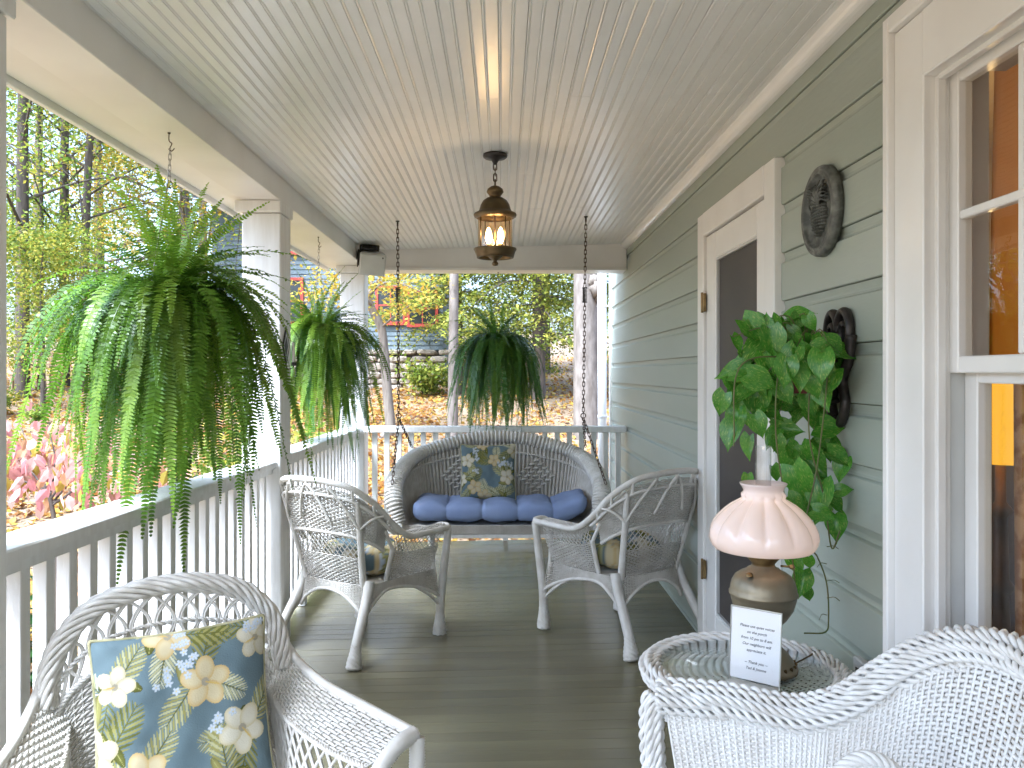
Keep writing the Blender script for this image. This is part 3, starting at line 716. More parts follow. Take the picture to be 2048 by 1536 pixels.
# ================================================================ ARMCHAIRS BEHIND (two of a kind)
WV = dict(amp=.0030, hw=.0037, th=.0026, rib=.0035)
def armchair(label, loc, rz):
    t = thing('wicker_armchair', label, 'armchair', loc, rz, 'barrel backed wicker armchairs facing the swing')
    W = 'wicker'
    rim = crv(mirror([(.315, .33, .575), (.315, .14, .575), (.318, .00, .585), (.315, -.12, .66), (.30, -.24, .775), (.235, -.335, .855), (.115, -.375, .880), (0, -.385, .885)]))
    base = crv(mirror([(.265, .265, .36), (.255, .12, .36), (.24, -.02, .36), (.232, -.10, .36), (.222, -.165, .36), (.175, -.208, .36), (.09, -.222, .36), (0, -.226, .36)]))
    S = ruled(base, rim)
    mb = MB(); panel(mb, S, 3.3, 10.7, .50, .93, 38, 25, **WV); mb.build('back_panel', 'wicker_grey', t, True)
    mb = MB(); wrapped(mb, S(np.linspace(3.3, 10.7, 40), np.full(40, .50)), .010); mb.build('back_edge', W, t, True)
    mb = MB(); lattice(mb, S, 4.7, 9.3, .27, .49, 16, 3); mb.build('back_lattice', 'wicker_grey', t, True)
    mb = MB(); panel(mb, S, 4.7, 9.3, .0, .27, 24, 16, **WV); mb.build('lower_back_panel', 'wicker_grey', t, True)
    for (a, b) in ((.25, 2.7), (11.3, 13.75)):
        mb = MB(); panel(mb, S, a, b, .0, .60, 18, 15, **WV); mb.build('side_panel', 'wicker_grey', t, True)
        mb = MB(); lattice(mb, S, a, b, .60, .95, 13, 3); mb.build('side_lattice', 'wicker_grey', t, True)
        mb = MB(); wrapped(mb, S(np.full(12, 2.75 if a < 5 else 11.25), np.linspace(0, .62, 12)), .012); mb.build('side_post', W, t, True)
        mb = MB(); wrapped(mb, S(np.linspace(2.75, 3.35, 6) if a < 5 else np.linspace(11.25, 10.65, 6), np.linspace(.60, .80, 6)), .010); mb.build('side_brace', W, t, True)
    rp = rim(np.linspace(0, 14, 120))
    mb = MB(); wrapped(mb, rp, .0165, .007); mb.build('rim', W, t, True)
    out = lambda s, tt, d: S(np.asarray(s, float), np.asarray(tt, float)) + d * nrm(S(np.asarray(s, float), np.asarray(tt, float)) * np.array([1, 1, 0]) + 1e-6)
    mb = MB(); s_ = np.linspace(2.9, 11.1, 60); wrapped(mb, out(s_, np.full(60, .87), .012), .0085); mb.build('inner_hoop', W, t, True)
    for sb in (3.3, 4.0, 4.9, 5.9, 7, 8.1, 9.1, 10.0, 10.7):
        mb = MB(); wrapped(mb, out([sb] * 5, np.linspace(.87, .99, 5), .010), .0075); mb.build('spacer', W, t, True)
    for sc in (4.7, 9.3):
        mb = MB(); wrapped(mb, out([sc] * 16, np.linspace(-.02, .90, 16), .008), np.linspace(.019, .015, 16)); mb.build('back_post', W, t, True)
        for d in (-1.15, 1.15):
            mb = MB(); f = np.linspace(0, 1, 10); wrapped(mb, out(sc + d * f, .60 + .36 * f, .018), .0075); mb.build('brace', W, t, True)
    sc = 7.0
    for d in (-.9, .9):
        mb = MB(); f = np.linspace(0, 1, 10); wrapped(mb, out(sc + d * f, .96 - .34 * f ** 1.5, .016), .0075); mb.build('brace', W, t, True)
    # flat woven arms
    for (a, b, sg) in ((0, 2.9, 1), (11.1, 14, -1)):
        def SA(s, q, sg=sg):
            p = rim(s); q = np.asarray(q)[..., None]
            return p + np.array([-sg, 0, 0]) * (q * .085) + np.array([0, 0, 1]) * (.014 - .03 * (q - .4) ** 2)
        mb = MB(); panel(mb, SA, a + .03, b - .25, 0, 1, 20, 11, **WV); mb.build('armrest', W, t, True)
        mb = MB(); wrapped(mb, SA(np.linspace(a, b - .1, 20), np.full(20, 1.0)), .010)
        e = a if a == 0 else b; wrapped(mb, SA(np.full(6, e), np.linspace(0, 1, 6)), .012); mb.build('arm_edge', W, t, True)
    # legs
    for sx in (-1, 1):
        for dx in (0.0, ):
            mb = MB(); P = path([(sx * .315, .325, .57), (sx * .302, .31, .40), (sx * .288, .295, .22), (sx * .285, .29, .11)], 14); wrapped(mb, P, np.linspace(.020, .025, 14))
            spiral_foot(mb, [(sx * .285, .29, .115), (sx * .284, .288, .0)], .025, .037)
            o = mb.build('leg', W, t, True)
        mb = MB(); wrapped(mb, path([(sx * .262, .255, .56), (sx * .262, .258, .40), (sx * .27, .265, .24)], 10), .013); mb.build('arm_post', W, t, True)
        mb = MB(); wrapped(mb, path([(sx * .225, -.19, .38), (sx * .232, -.215, .30), (sx * .25, -.28, .18), (sx * .265, -.325, .10)], 14), np.linspace(.027, .025, 14))
        spiral_foot(mb, [(sx * .264, -.322, .105), (sx * .275, -.35, .0)], .025, .038); mb.build('leg', W, t, True)
        mb = MB(); wrapped(mb, path([(sx * .27, .10, .30), (sx * .278, .2, .24), (sx * .286, .28, .17)], 8), .009); mb.build('leg_brace', W, t, True)
        mb = MB(); P = path([(sx * .25, .26, .335), (sx * .15, .27, .325), (0, .27, .32)], 8); wrapped(mb, P, .010); mb.build('front_stretcher', W, t, True)
    # skirt with arched lower edge
    lo = lambda p, a, b: .035 + (.15 - .035) * np.abs(2 * (p - a) / (b - a) - 1) ** 2.2
    def depth(s):
        s = np.asarray(s, float); d = np.where(s < 4.7, lo(s, 0, 4.7), np.where(s <= 9.3, lo(s, 4.7, 9.3), lo(s, 9.3, 14))); return d
    def SK(s, q):
        p = base(np.clip(s, 0, 14)).copy(); q = np.asarray(q); d = depth(np.clip(s, 0, 14)) * q
        o = nrm(p * np.array([1, 1, 0]) + 1e-9); p = p + o * (.012 + .16 * d)[..., None]; p[..., 2] -= d; return p
    mb = MB(); panel(mb, SK, 0.05, 13.95, 0, 1, 80, 13, **WV); mb.build('skirt', 'wicker_grey', t, True)
    mb = MB(); s_ = np.linspace(0, 14, 90); wrapped(mb, SK(s_, np.full(90, 1.02)), .009); mb.build('skirt_edge', W, t, True)
    def SF(x, q):
        x = np.asarray(x, float); q = np.asarray(q); d = (.03 + .11 * np.abs(x / .27) ** 2.4) * q
        return np.stack([x, np.full_like(x, .28), .36 - d], -1)
    mb = MB(); panel(mb, SF, -.26, .26, 0, 1, 26, 11, **WV); mb.build('front_skirt', 'wicker_grey', t, True)
    # seat
    bp = base(np.linspace(0, 14, 60)); mb = MB(); n = len(bp); V = np.vstack([bp, bp - np.array([0, 0, .02])]); mb.V.append(V); mb.n = len(V)
    mb.F.append(np.array([list(range(n))])); mb.F.append(np.array([list(range(2 * n - 1, n - 1, -1))])); mb.F.append(np.array([[i, (i + 1) % n, n + (i + 1) % n, n + i] for i in range(n)]))
    mb.build('seat', W, t)
    return t

def round_cushion(label, r, h, seed, loc, rz, tilt=0.0):
    n = 96; can = print_canvas(200, seed, .9)
    a = np.linspace(0, 2 * PI, n, endpoint=False); k = 34; q = np.linspace(0, 1, k)
    rr = np.sin(q * PI) ** .55 * r; zz = -np.cos(q * PI); zz = np.sign(zz) * np.abs(zz) ** .8 * h / 2
    A, Q = np.meshgrid(a, np.arange(k)); Rr = rr[Q] ; Z = zz[Q]
    sq = 1 + .06 * np.cos(4 * A)          # slightly squared outline
    top = np.clip(Z / (h / 2), 0, 1)
    X = Rr * sq * np.cos(A); Y = Rr * sq * np.sin(A)
    pil = np.ones_like(X)
    for (bx, by) in [(0, 0)] + [(r * .52 * math.cos(w_), r * .52 * math.sin(w_)) for w_ in np.arange(5) / 5 * 2 * PI]:
        pil -= .55 * np.exp(-((X - bx) ** 2 + (Y - by) ** 2) / (.035 ** 2))
    Z = np.where(Z > 0, Z * pil, Z) * (1 + .10 * np.sin(8 * A) * (Rr / r))
    iu = np.clip(((X / r / 2 + .5) * 199).astype(int), 0, 199); iv = np.clip(((Y / r / 2 + .5) * 199).astype(int), 0, 199)
    mb = MB(); P = np.stack([X, Y, Z + h / 2], -1); mb.grid(P, can[iu, iv], wrap=True)
    o = mb.build('seat_cushion', 'print_fabric', None, True, loc=loc); o.rotation_euler = (tilt, 0, rz)
    return tag(o, label, 'cushion', 'floral pillows and cushions')

LCH = (-.735, 4.325, fz(-.735)); RCH = (.62, 4.36, fz(.62))
armchair('white wicker armchair on the left beside the middle post, its back to the camera', LCH, R(-34))
armchair('white wicker armchair on the right beside the screen door, its back to the camera', RCH, R(37))
round_cushion('blue floral seat cushion in the left barrel backed wicker armchair', .212, .17, 31, (LCH[0], LCH[1], LCH[2] + .362), R(-20))
round_cushion('blue floral seat cushion in the right barrel backed wicker armchair', .212, .17, 36, (RCH[0], RCH[1], RCH[2] + .362), R(60))

# ================================================================ NEAR LEFT ARMCHAIR
def near_left(loc, rz):
    t = thing('wicker_armchair', 'near wicker armchair at lower left with braided arched back and a floral pillow', 'armchair', loc, rz)
    W = 'wicker'
    rim = crv(mirror([(.268, -.265, .64), (.262, -.285, .715), (.232, -.30, .785), (.17, -.312, .842), (.09, -.318, .868), (0, -.32, .876)]))   # index 0..10
    base = crv(mirror([(.235, -.16, .36), (.228, -.17, .36), (.20, -.19, .36), (.15, -.205, .36), (.08, -.212, .36), (0, -.215, .36)]))
    S = ruled(base, rim)
    rp = rim(np.linspace(0, 10, 150))
    mb = MB(); braid(mb, rp, .0185, 9, .0064, 2.8, (1.0, 1.15), 6, per=52, over=.14); mb.tube(rp, .014, 8); mb.build('braided_rim', W, t, True)
    # open scrollwork below the rim
    mb = MB()
    for c_ in np.arange(.8, 9.4, .62):
        for sg in (1, -1):
            u = np.linspace(0, 1, 14); ss = np.clip(c_ + sg * (.55 * np.sin(u * PI)), .1, 9.9); tt = .97 - .26 * u
            mb.tube(S(ss, tt), .0034, 5, cap=False); mb.tube(S(ss + .05, tt - .006), .0034, 5, cap=False)
    mb.build('scrollwork', W, t, True)
    mb = MB(); braid(mb, S(np.linspace(.2, 9.8, 60), np.full(60, .83)), .004, 2, .0036, 22, per=6); braid(mb, S(np.linspace(.2, 9.8, 60), np.full(60, .715)), .005, 3, .004, 22, per=6); mb.build('twisted_band', W, t, True)
    mb = MB(); panel(mb, S, .15, 9.85, .27, .71, 30, 27, amp=.0032, hw=.0040, th=.0028); mb.build('back_panel', 'wicker_grey', t, True)
    mb = MB(); lattice(mb, S, .15, 9.85, .03, .27, 13, 2, .0045); mb.build('back_lattice', 'wicker_grey', t, True)
    for sx in (-1, 1):
        mb = MB(); wrapped(mb, path([(sx * .272, -.272, .66), (sx * .275, -.25, .52), (sx * .268, -.20, .36), (sx * .262, -.22, .2), (sx * .285, -.30, .03)], 24), np.linspace(.017, .022, 24), .006, 10); mb.build('leg', W, t, True)
        outer = crv([(sx * .275, -.30, .70), (sx * .30, -.235, .655), (sx * .335, -.12, .628), (sx * .385, .03, .615), (sx * .435, .19, .605)])
        inner = crv([(sx * .225, -.245, .60), (sx * .235, -.175, .565), (sx * .255, -.08, .55), (sx * .285, .05, .545), (sx * .325, .175, .55)])
        SA = ruled(inner, outer)
        mb = MB(); panel(mb, SA, 0, 4, 0, .97, 26, 16, amp=.0032, hw=.0040, th=.0028); mb.build('armrest', W, t, True)
        mb = MB(); wrapped(mb, outer(np.linspace(0, 4, 40)), .012, .007); mb.build('arm_edge', W, t, True)
        mb = MB(); braid(mb, inner(np.linspace(0, 4, 40)), .004, 3, .0035, 14, per=6); mb.build('arm_braid', W, t, True)
        low = crv([(sx * .235, -.16, .36), (sx * .24, -.1, .36), (sx * .25, -.02, .36), (sx * .262, .08, .36), (sx * .28, .2, .36)])
        SL = ruled(low, inner)
        mb = MB(); lattice(mb, SL, 0, 4, .1, 1.0, 12, 3, .0048); mb.build('arm_lattice', W, t, True)
        mb = MB(); panel(mb, SL, 0, 4, 0, .12, 16, 5, hw=.0034); mb.build('side_band', W, t, True)
        mb = MB(); wrapped(mb, path([(sx * .43, .195, .607), (sx * .38, .215, .598), (sx * .33, .225, .55), (sx * .305, .228, .46), (sx * .295, .225, .36)], 20), .019, .006, 10); mb.build('arm_scroll', W, t, True)
        mb = MB(); wrapped(mb, path([(sx * .435, .20, .60), (sx * .428, .21, .52), (sx * .40, .22, .38), (sx * .345, .225, .2), (sx * .31, .23, .03)], 20), np.linspace(.018, .021, 20), .006, 10); mb.build('leg', W, t, True)
    def SF(x, q): 
        x = np.asarray(x, float); d = (.04 + .10 * np.abs(x / .3) ** 2.4) * np.asarray(q); return np.stack([x, np.full_like(x, .235), .36 - d], -1)
    mb = MB(); panel(mb, SF, -.29, .29, 0, 1, 28, 16); mb.build('front_skirt', W, t, True)
    mb = MB(); mb.cbox(-.28, .28, -.19, .235, .335, .358, c=.008); mb.build('seat', W, t)
    return t
NL = (-.665, 1.765, fz(-.665)); NLR = R(-150)
near_left(NL, NLR)
# lumbar pillow stands on the seat and leans against the back
pillow('square blue floral throw pillow with hibiscus print on the near left wicker chair', .385, .10, 240, 3, (-.735, 1.905, .565), (R(-14), R(-1.5), R(27)), hgt=.40)

# ================================================================ NEAR RIGHT CHAIR (closely woven, thick braided edge)
def near_right():
    O = np.array([.62, 1.46, 0.0]); O[2] = fz(.62)
    t = thing('wicker_chair', 'near white closely woven wicker chair with braided edge at lower right', 'armchair', tuple(O), 0)
    W = 'wicker_white'
    rim_pts = [(.355, 1.905, .615), (.50, 1.868, .617), (.645, 1.812, .612), (.735, 1.775, .650), (.808, 1.735, .722), (.862, 1.68, .785), (.905, 1.59, .832), (.928, 1.47, .850), (.915, 1.34, .83), (.872, 1.22, .77), (.80, 1.12, .69), (.70, 1.06, .62), (.52, 1.02, .612), (.36, 1.0, .612)]
    base_pts = [(.385, 1.80, .36), (.51, 1.775, .36), (.61, 1.745, .36), (.68, 1.715, .36), (.73, 1.675, .36), (.765, 1.62, .36), (.785, 1.54, .36), (.79, 1.45, .36), (.785, 1.36, .36), (.765, 1.27, .36), (.72, 1.20, .36), (.64, 1.14, .36), (.51, 1.11, .36), (.385, 1.10, .36)]
    rim = crv(np.array(rim_pts) - O); base = crv(np.array(base_pts) - O)
    base0 = base; base = lambda s: base0(s) + np.array([0, 0, fz(.62)]) * 0
    S = ruled(base, rim)
    rp = rim(np.linspace(0, 13, 260))
    mb = MB(); braid(mb, rp, .0275, 17, .0056, 4.6, (1.2, 1.0), 6, per=90, over=.20); mb.tube(rp, .021, 8); mb.build('braided_rim', W, t, True)
    mb = MB(); ss = np.concatenate([np.linspace(.12, 2.6, 26), np.linspace(2.68, 9.5, 44)[0:], np.linspace(9.6, 12.9, 24)])
    weave(mb, S, ss, np.linspace(.0, .965, 50), amp=.0030, hw=.0047, th=.0030, rib=.003); stakes(mb, S, ss, 0, .97, .0036); mb.build('woven_shell', W, t, True)
    for k in (0, 13):
        top = rp[0] if k == 0 else rp[-1]; sg = 1 if k == 0 else -1
        P = path([top, top + np.array([-.012, -.004 * sg, -.03]), top + np.array([-.012, -.02 * sg, -.14]), top + np.array([.0, -.05 * sg, -.30]), top + np.array([.01, -.06 * sg, -.60])], 40)
        mb = MB(); braid(mb, P, .021, 12, .0058, 2, (1, 1), 6, per=70, over=.18); mb.tube(P, .016, 8); mb.build('arm_front', W, t, True)
    for (x, y) in ((.36, 1.80), (.36, 1.10), (.78, 1.66), (.78, 1.24)):
        mb = MB(); wrapped(mb, np.array([(x, y, .36), (x, y, .02)]) - O + np.array([0, 0, -fz(.62)]) * 0, .02, .007); mb.build('leg', W, t, True)
    n = 60; bp = base(np.linspace(0, 13, n)); mb = MB(); V = np.vstack([bp, bp - np.array([0, 0, .03])]); mb.V.append(V); mb.n = len(V)
    mb.F.append(np.array([list(range(n))])); mb.F.append(np.array([list(range(2 * n - 1, n - 1, -1))])); mb.F.append(np.array([[i, (i + 1) % n, n + (i + 1) % n, n + i] for i in range(n)]))
    mb.build('seat', W, t)
    # skirt under the seat
    SK = lambda s, q: base(s) - np.asarray(q)[..., None] * np.array([0, 0, .12])
    mb = MB(); panel(mb, SK, 0, 13, 0, 1, 70, 18); mb.build('skirt', W, t, True)
    # low hooped inner arch standing on the seat in front of the back
    c_ = np.array([.668, 1.50, .36]) - O
    P = np.array([c_ + np.array([.115 * math.cos(a), -.03 * math.cos(a), .300 * math.sin(a)]) for a in np.linspace(0, PI, 30)])
    mb = MB(); braid(mb, P, .009, 5, .006, 9, per=10); mb.build('hoop_edge', W, t, True)
    P2 = np.array([c_ + np.array([.097 * math.cos(a), -.03 * math.cos(a) - .010, .277 * math.sin(a)]) for a in np.linspace(0, PI, 30)])
    mb = MB(); wrapped(mb, P2, .016, .008, 8); mb.build('hoop', W, t, True)
near_right()

# ================================================================ SWING
def swing():
    X0, Y0 = -.035, 5.55
    t = thing('porch_swing', 'wicker porch swing with arched back hanging on dark chains', 'porch swing', (X0, Y0, .33))
    o = np.array([X0, Y0, .33]); W = 'wicker'
    half = [(.615, 5.20, .42), (.655, 5.22, .545), (.668, 5.34, .645), (.655, 5.55, .70), (.615, 5.72, .755), (.52, 5.82, .805), (.36, 5.865, .855), (.18, 5.885, .895), (0, 5.89, .908)]
    hb = [(.585, 5.22, .38), (.585, 5.27, .38), (.582, 5.38, .38), (.57, 5.53, .38), (.54, 5.64, .38), (.46, 5.71, .38), (.32, 5.735, .38), (.16, 5.745, .38), (0, 5.748, .38)]
    rim = crv([np.array(p) + (0, -Y0, -.33) for p in mirror(half)]); base = crv([np.array(p) + (0, -Y0, -.33) for p in mirror(hb)])
    S = ruled(base, rim); n = 16
    def amp(Sg, Tg, ph, row):
        p = S(Sg, Tg); d = np.zeros(Sg.shape)
        for cx in (-.27, .27):
            k = (np.abs(p[..., 0] - cx) / .17 + np.abs(p[..., 2] + .33 - .645) / .12) < 1
            pat = (np.floor(ph / 2) + np.floor(row / 4)) % 2
            d = np.where(k & (Sg > 4.2) & (Sg < 11.8), -.009 * pat, d)
        return d
    # upright ribs of the back, each closely wound with cane; two diamonds stand proud of it
    mb = MB(); tt = np.linspace(0, .97, 14); back_ = lambda s, q: S(s, q) + np.array([0, .006, 0])
    weave(mb, back_, np.linspace(.35, 15.65, 104), np.linspace(0, .97, 52), amp=.0016, hw=.0056, th=.0022, rib=0.0)
    for s_ in np.linspace(.35, 15.65, 96): wrapped(mb, S(np.full(14, s_), tt), .0112, .0078, 6)
    mb.build('woven_back', 'wicker_grey', t, True)
    sgn = np.linspace(4.3, 11.7, 400); line = S(sgn, np.full(400, .5))
    for cx in (-.265, .265):
        mb = MB()
        for i in range(-5, 6):
            for j in range(-4, 5):
                if abs(i) / 5.6 + abs(j) / 4.6 > 1 or (i + j) % 2: continue
                xx = cx + i * .029; s_ = sgn[np.argmin(np.abs(line[:, 0] - xx))]; z_ = .31 + j * .026
                zz0, zz1 = S(np.array(s_), np.array(0.0))[2], S(np.array(s_), np.array(1.0))[2]; q = (z_ - zz0) / (zz1 - zz0)
                c_ = S(np.array(s_), np.array(q)) + np.array([0, -.014, 0])
                mb.tube([c_ + (-.022, .004, -.006), c_ + (-.008, -.003, -.002), c_ + (.008, -.003, .002), c_ + (.022, .004, .006)], [.005, .0085, .0085, .005], 6)
        mb.build('diamond_weave', W, t, True)
    # broad rolled rim
    nn = 200; rp = rim(np.linspace(0, 16, nn)); Nn, B = frames(rp, np.array([0, 0, 1.0])); 
    wd = np.interp(np.linspace(0, 16, nn), [0, 1, 3, 8, 13, 15, 16], [.038, .05, .05, .046, .05, .05, .038])
    sidx = np.linspace(0, 16, nn)
    def SR(s, th):
        f = lambda A: np.stack([np.interp(s, sidx, A[:, k]) for k in range(3)], -1)
        w_ = np.interp(s, sidx, wd)[..., None]; th = np.asarray(th)[..., None]
        return f(rp) + w_ * (np.cos(th) * f(Nn) * .8 + np.sin(th) * f(B))
    mb = MB(); th_ = np.linspace(0, 2 * PI, 22)
    for s_ in np.linspace(.05, 15.95, 104): wrapped(mb, SR(np.full(22, s_), th_), .0112, .0085, 6)
    mb.tube(rp, wd * .86, 10); mb.build('rolled_rim', W, t, True)
    mb = MB(); braid(mb, S(np.linspace(3.2, 12.8, 80), np.full(80, .80)) + np.array([0, -.016, 0]), .005, 2, .005, 40, per=6); mb.build('braided_line', W, t, True)
    # seat and front apron
    mb = MB(); mb.cbox(-.60, .60, -.33, .20, .035, .062, c=.006); mb.build('seat', W, t)
    SFr = lambda x, q: np.stack([np.asarray(x, float), np.full(np.shape(x), -.345), .066 - .05 * np.asarray(q)], -1)
    mb = MB(); panel(mb, SFr, -.60, .60, 0, 1, 76, 10); mb.build('front_apron', 'wicker_grey', t, True)
    mb = MB(); mb.cbox(-.60, .60, -.34, -.29, -.015, .012, c=.004); mb.cbox(-.60, .60, .12, .17, -.015, .034, c=.004); mb.build('frame_bar', 'white_board', t)
    for x in (-.55, .55):
        mb = MB(); mb.cbox(x - .02, x + .02, -.289, .119, -.014, .033, c=.004); mb.build('frame_rail', 'white_board', t)
    return t, o
sw, swo = swing()
lk = MB(); a = np.linspace(0, 2 * PI, 13)[:-1]; L_, W_ = .011, .0075
lp = []
for k in range(16):
    th = 2 * PI * k / 16; lp.append((W_ * math.cos(th), 0, W_ * math.sin(th) + (L_ if math.sin(th) >= 0 else -L_)))
lp.append(lp[0]); lp = np.array(lp); lk.tube(lp, .0027, 6, cap=False); LINK = lk.mesh('link', 'rust_iron', True)
lk = MB(); lk.tube(lp * .72, .0014, 5, cap=False); LINK_S = lk.mesh('link', 'wire', True)
def chain(parent, name, p0, p1, me, pitch):
    p0, p1 = Vector(p0), Vector(p1); d = p1 - p0; n = max(1, int(round(d.length / pitch)))
    c = bpy.data.objects.new(name, None); COL.objects.link(c); c.parent = parent; c.empty_display_size = .02; c.location = p0
    q = d.to_track_quat('Z', 'Y')
    for i in range(n):
        o = bpy.data.objects.new('link', me); COL.objects.link(o); o.parent = c
        o.location = d * ((i + .5) / n)
        o.rotation_euler = (q.to_matrix() @ Matrix.Rotation(PI / 2 * (i % 2) + random.uniform(-.2, .2), 3, 'Z')).to_euler()
    return c
def spring(parent, p, h, mname='iron'):
    mb = MB(); u = np.linspace(0, 1, 150); mb.tube(np.stack([.014 * np.cos(u * 2 * PI * 11), .014 * np.sin(u * 2 * PI * 11), h * u], -1) + np.array(p), .0026, 5)
    for z in (0, h):
        mb.tube([(p[0] - .017, p[1], p[2] + z), (p[0] + .017, p[1], p[2] + z)], .004, 6)
    mb.tube([(p[0], p[1], p[2]), (p[0], p[1], p[2] + h)], .002, 5); mb.build('spring', mname, parent, True)
for (xt, xr, xa) in ((-.703, -.695, -.70), (.553, .535, .63)):
    ct = np.array([xt, 5.5, cz(xt)]) - swo; rg_ = np.array([xr, 5.5, 1.075]) - swo
    sz = 1.36 + (746 - 604) * 5.5 / 1650 - swo[2]; k = (ct[2] - sz) / (ct[2] - rg_[2]); xm = ct[0] + (rg_[0] - ct[0]) * k
    mb = MB(); mb.tube([ct + (0, 0, -.002), ct + (0, 0, -.035)], .006, 8); mb.lathe([(0, 0), (.014, 0), (.012, -.006), (0, -.006)], 12, ct + (0, 0, -.0008)); mb.build('ceiling_hook', 'iron', sw, True)
    chain(sw, 'chain', ct + (0, 0, -.03), (xm, ct[1], sz + .098), LINK, .0285); spring(sw, (xm, ct[1], sz), .095)
    chain(sw, 'chain', (xm, ct[1], sz), rg_, LINK, .0285)
    mb = MB(); th = np.linspace(0, 2 * PI, 20); mb.tube(rg_ + np.stack([.016 * np.cos(th), 0 * th, .016 * np.sin(th)], -1), .0035, 6); mb.build('ring', 'rust_iron', sw, True)
    sg = -1 if xt < 0 else 1
    ax = -.705 if sg < 0 else .655
    fr = np.array([ax, 5.25, .655]) - swo; bk = np.array([-.64 if sg < 0 else .58, 5.80, .84]) - swo
    chain(sw, 'chain', rg_ + (0, 0, -.014), fr, LINK, .0285); chain(sw, 'chain', rg_ + (0, 0, -.014), bk, LINK, .0285)
# blue tufted bench cushion
n1, n2 = 150, 48; u = np.linspace(-1, 1, n1); v = np.linspace(0, 2 * PI, n2, endpoint=False); U, V = np.meshgrid(u, v, indexing='ij')
seg = (U * .5 + .5) * 5; f = seg - np.floor(seg); puff = np.abs(np.sin(PI * f)) ** .26
wd_, hd_ = .245, .066
cs = np.sign(np.cos(V)) * np.abs(np.cos(V)) ** .45; sn = np.sign(np.sin(V)) * np.abs(np.sin(V)) ** .72
endr = np.clip(1 - np.abs(U) ** 30, 0, 1) ** .5
Xc = U * .565; Yc = cs * wd_ * (0.90 + .10 * puff) * (.35 + .65 * endr)
Zc = sn * hd_ * (.52 + .48 * puff) * (.05 + .95 * endr) * (1 + .18 * np.cos(V) ** 2)
tuft = np.exp(-((np.cos(V)) / .25) ** 2) * (np.sin(V) > 0) * (1 - puff ** 2) * .02
Zc = Zc - tuft + .0035 * np.sin(U * 90 + 3 * np.sin(V * 2)) * (1 - puff) + .004 * np.sin(U * 23) * np.cos(V * 3)
Zc = Zc + .065 * np.clip((U - .66) / .34, 0, 1) ** 1.4 + .012 * np.clip((-U - .66) / .34, 0, 1)
mb = MB(); mb.grid(np.stack([Xc, Yc, Zc], -1), wrap=True)
o = mb.build('bench_cushion', 'blue_fabric', None, True, loc=(-.02, 5.45, .472)); tag(o, 'long tufted plain blue cushion on the seat of the porch swing', 'cushion')
pillow('square blue floral throw pillow standing on the blue swing cushion', .37, .11, 150, 5, (-.10, 5.545, .695), (R(-12), 0, R(2)), hgt=.37)

# ================================================================ SIDE TABLE
TX, TY, TZ = .657, 2.24, .56
t = thing('side_table', 'round white wicker side table with glass top beside the window', 'table', (TX, TY, fz(TX)))
TZ -= fz(TX)
th = np.linspace(0, 2 * PI, 160)
mb = MB(); P = np.stack([.252 * np.cos(th), .252 * np.sin(th), np.full(160, TZ - .012)], -1); braid(mb, P, .0215, 12, .0060, 4.0, (1, 1.15), 6, per=64, over=.18); mb.tube(P, .016, 8); mb.build('braided_edge', 'wicker_white', t, True)
ST = lambda x, y: np.stack([np.asarray(x, float), np.asarray(y, float), np.full(np.shape(x), TZ - .014)], -1)
mb = MB()
for y in np.arange(-.235, .236, .0098):
    hwid = math.sqrt(max(.238 ** 2 - y * y, 1e-4)); m_ = max(4, int(hwid * 2 / .0105)) ; xs_ = np.linspace(-hwid, hwid, m_)
    weave(mb, lambda x, q, y=y: ST(x, y + np.asarray(q)), xs_, np.array([0.0]), amp=.0022, hw=.0039, th=.0026)
mb.build('woven_top', 'wicker_white', t, True)
mb = MB(); mb.lathe([(0, TZ - .024), (.236, TZ - .024), (.236, TZ - .020), (0, TZ - .020)], 40); mb.build('top_board', 'wicker_core', t)
mb = MB(); mb.lathe([(0, TZ - .006), (.2315, TZ - .006), (.2335, TZ - .004), (.2335, TZ - .002), (.2315, TZ), (0, TZ)], 72); mb.build('glass_top', 'table_glass', t, True)
mb = MB(); mb.lathe([(.2318, TZ - .0055), (.2345, TZ - .004), (.2345, TZ - .002), (.2318, TZ - .0004)], 72); mb.build('glass_edge', mat('glass_edge', (.05, .16, .14), .15, (.08, .2, .17), 8), t, True)
ap = lambda s, q: np.stack([(.245 - .02 * np.asarray(q)) * np.cos(s), (.245 - .02 * np.asarray(q)) * np.sin(s), TZ - .035 - .09 * np.asarray(q)], -1)
mb = MB(); panel(mb, ap, 0, 2 * PI, 0, 1, 84, 14); mb.build('apron', 'wicker_white', t, True)
for k in range(4):
    a_ = PI / 4 + k * PI / 2; mb = MB(); wrapped(mb, path([(.21 * math.cos(a_), .21 * math.sin(a_), TZ - .04), (.19 * math.cos(a_), .19 * math.sin(a_), .3), (.215 * math.cos(a_), .215 * math.sin(a_), .002)], 14), .016, .007); mb.build('leg', 'wicker_white', t, True)
mb = MB(); mb.lathe([(0, .16), (.18, .16), (.185, .17), (.18, .18), (0, .18)], 32); mb.build('lower_shelf', 'wicker_white', t)

